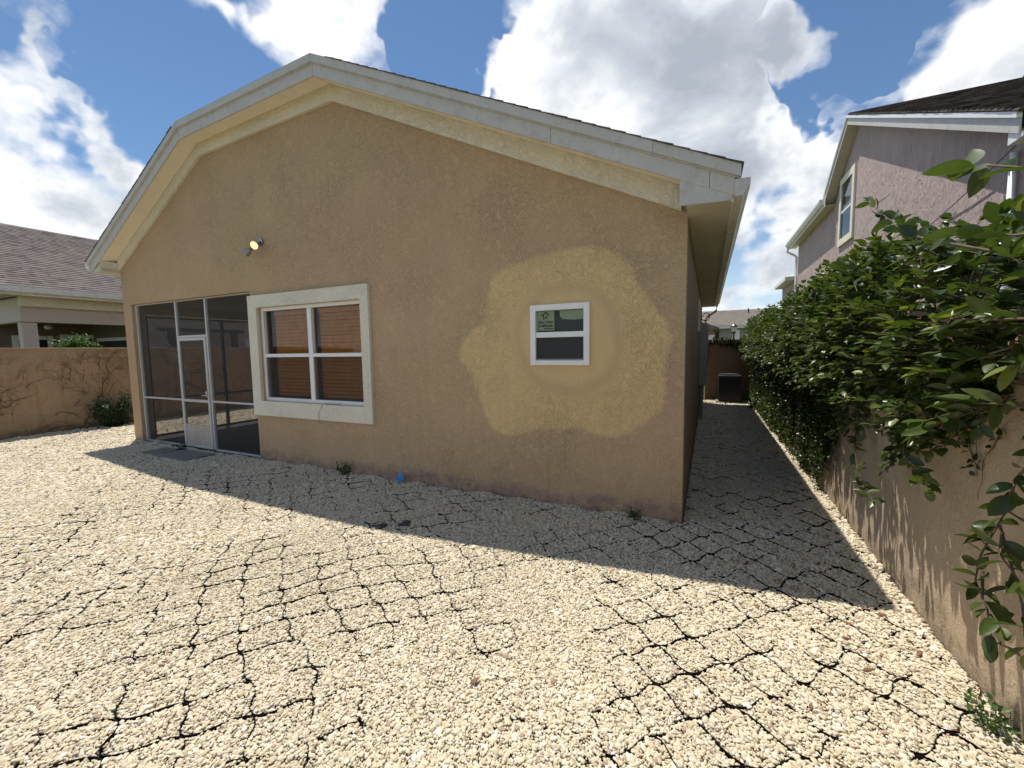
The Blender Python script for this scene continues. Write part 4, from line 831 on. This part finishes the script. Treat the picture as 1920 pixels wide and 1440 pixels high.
bush('shrub', 'dark green shrub against the foot of the vine covered left wall', 'shrub', (-12.44, 4.75, -.01), (.20, .34, .60), 3200, .055, M['shrub'], 16)
bush('shrub', 'bright green bush showing over the top of the left wall', 'shrub', (-13.15, 4.4, 1.35), (.26, .42, .60), 3200, .075, M['weed'], 16)
bush('weed', 'leafy green weed at the base of the right garden wall', 'weed', (1.13, 2.36, -.01), (.04, .10, .11), 160, .03, M['weed'], 10)
bush('weed', 'wispy green weed at the wall base below the large window', 'weed', (-4.42, 3.98, -.01), (.10, .05, .16), 110, .04, M['weed'], 9)
bush('weed', 'small green weed by the house corner below the small window', 'weed', (-.62, 3.99, -.01), (.07, .05, .10), 90, .03, M['weed'], 7)
bush('weed', 'pale green plant at the far foot of the right wall', 'weed', (1.08, 12.6, -.01), (.12, .5, .3), 260, .07, M['weed'], 10)
bush('weed', 'tuft of grass beside the porch door slab', 'weed', (-8.1, 3.93, .0), (.12, .05, .1), 70, .05, M['shrub'], 6)

# ---------------------------------------------------------------- small things on the ground
tag(MB().box(-8.1, -7.22, 3.52, 3.95, -.01, .03).build('paver', M['concrete'], bevel=.008), 'large grey concrete paver in front of the screen door', 'paver')
o = tag(MB().box(-8.62, -8.18, 3.55, 3.93, -.012, .024).build('paver', M['concrete'], bevel=.008), 'smaller grey concrete paver left of the door step', 'paver')
b1 = [(-3.52, 3.98, .03), (-3.41, 3.94, .02), (-3.35, 3.97, .10), (-3.38, 4.0, .17), (-3.45, 4.02, .21), (-3.53, 4.01, .13)]
mbb = MB(); mbb.v = [tuple(np.array((-3.44, 3.98, .02))+(np.array(q)-np.array((-3.44, 3.98, .02)))*.62) for q in b1+[(-3.43, 3.95, .12), (-3.46, 3.96, .07)]]; mbb.f = [(0, 1, 7), (1, 2, 6, 7), (2, 3, 6), (3, 4, 6), (4, 5, 7, 6), (5, 0, 7)]
bo = mbb.build('plastic_scrap', M['blue']); md = bo.modifiers.new('t', 'SOLIDIFY'); md.thickness = .003; tag(bo, 'crumpled bright blue plastic scrap against the wall base', 'litter')
for (x, y), lb in (((-2.76, 2.88), 'dark grey lump on the shaded gravel, nearer the shadow edge'), ((-2.58, 3.02), 'dark grey lump on the shaded gravel, nearer the house')):
    bm = bmesh.new(); bmesh.ops.create_icosphere(bm, subdivisions=3, radius=1)
    for v in bm.verts:
        k = 1+.25*math.sin(v.co.x*4+x*9)+.2*math.sin(v.co.y*5+v.co.z*3+y*7); v.co = Vector((v.co.x*.075*k+x, v.co.y*.06*k+y, v.co.z*.02*k+.005))
    me = bpy.data.meshes.new('debris'); bm.to_mesh(me); bm.free(); tag(link('debris_lump', me, M['lump'], None, 0, True), lb, 'debris')
dl = []
for i in range(50):
    if i < 34: x, y = random.uniform(.25, 1.13), random.uniform(1.0, 3.2)
    elif i < 43: x, y = random.uniform(.2, .95), random.uniform(3.2, 4.2)
    else: x, y = random.uniform(-2.6, .2), random.uniform(1.0, 2.4)
    a = random.uniform(0, 6.28); l = random.uniform(.03, .07)
    Vv = leaf_verts([(0, 0, 0)], [(1, 0, 0)], [(0, 0, 1)], [l], [l*.38], [random.uniform(-.3, .3)])
    me = bpy.data.meshes.new('dead_leaf'); me.from_pydata(Vv.reshape(-1, 3), [], LEAF_LO[1]); o = link('dead_leaf', me, M['dead'], None, 0, True)
    o.location = (x, y, .014); o.rotation_euler = (random.gauss(0, .35), random.gauss(0, .3), a)
    s_ = o.modifiers.new('t', 'SOLIDIFY'); s_.thickness = .001
    lb = ('brown curled dead leaf on the sunny gravel beside the right wall', 'dead leaves by the right wall') if i < 34 else ('brown dead leaf on the gravel around the shaded passage mouth', 'dead leaves at the passage mouth') if i < 43 else ('lone brown dead leaf out on the open sunny gravel', 'dead leaves on the open gravel')
    tag(o, lb[0], 'dead leaf', lb[1])
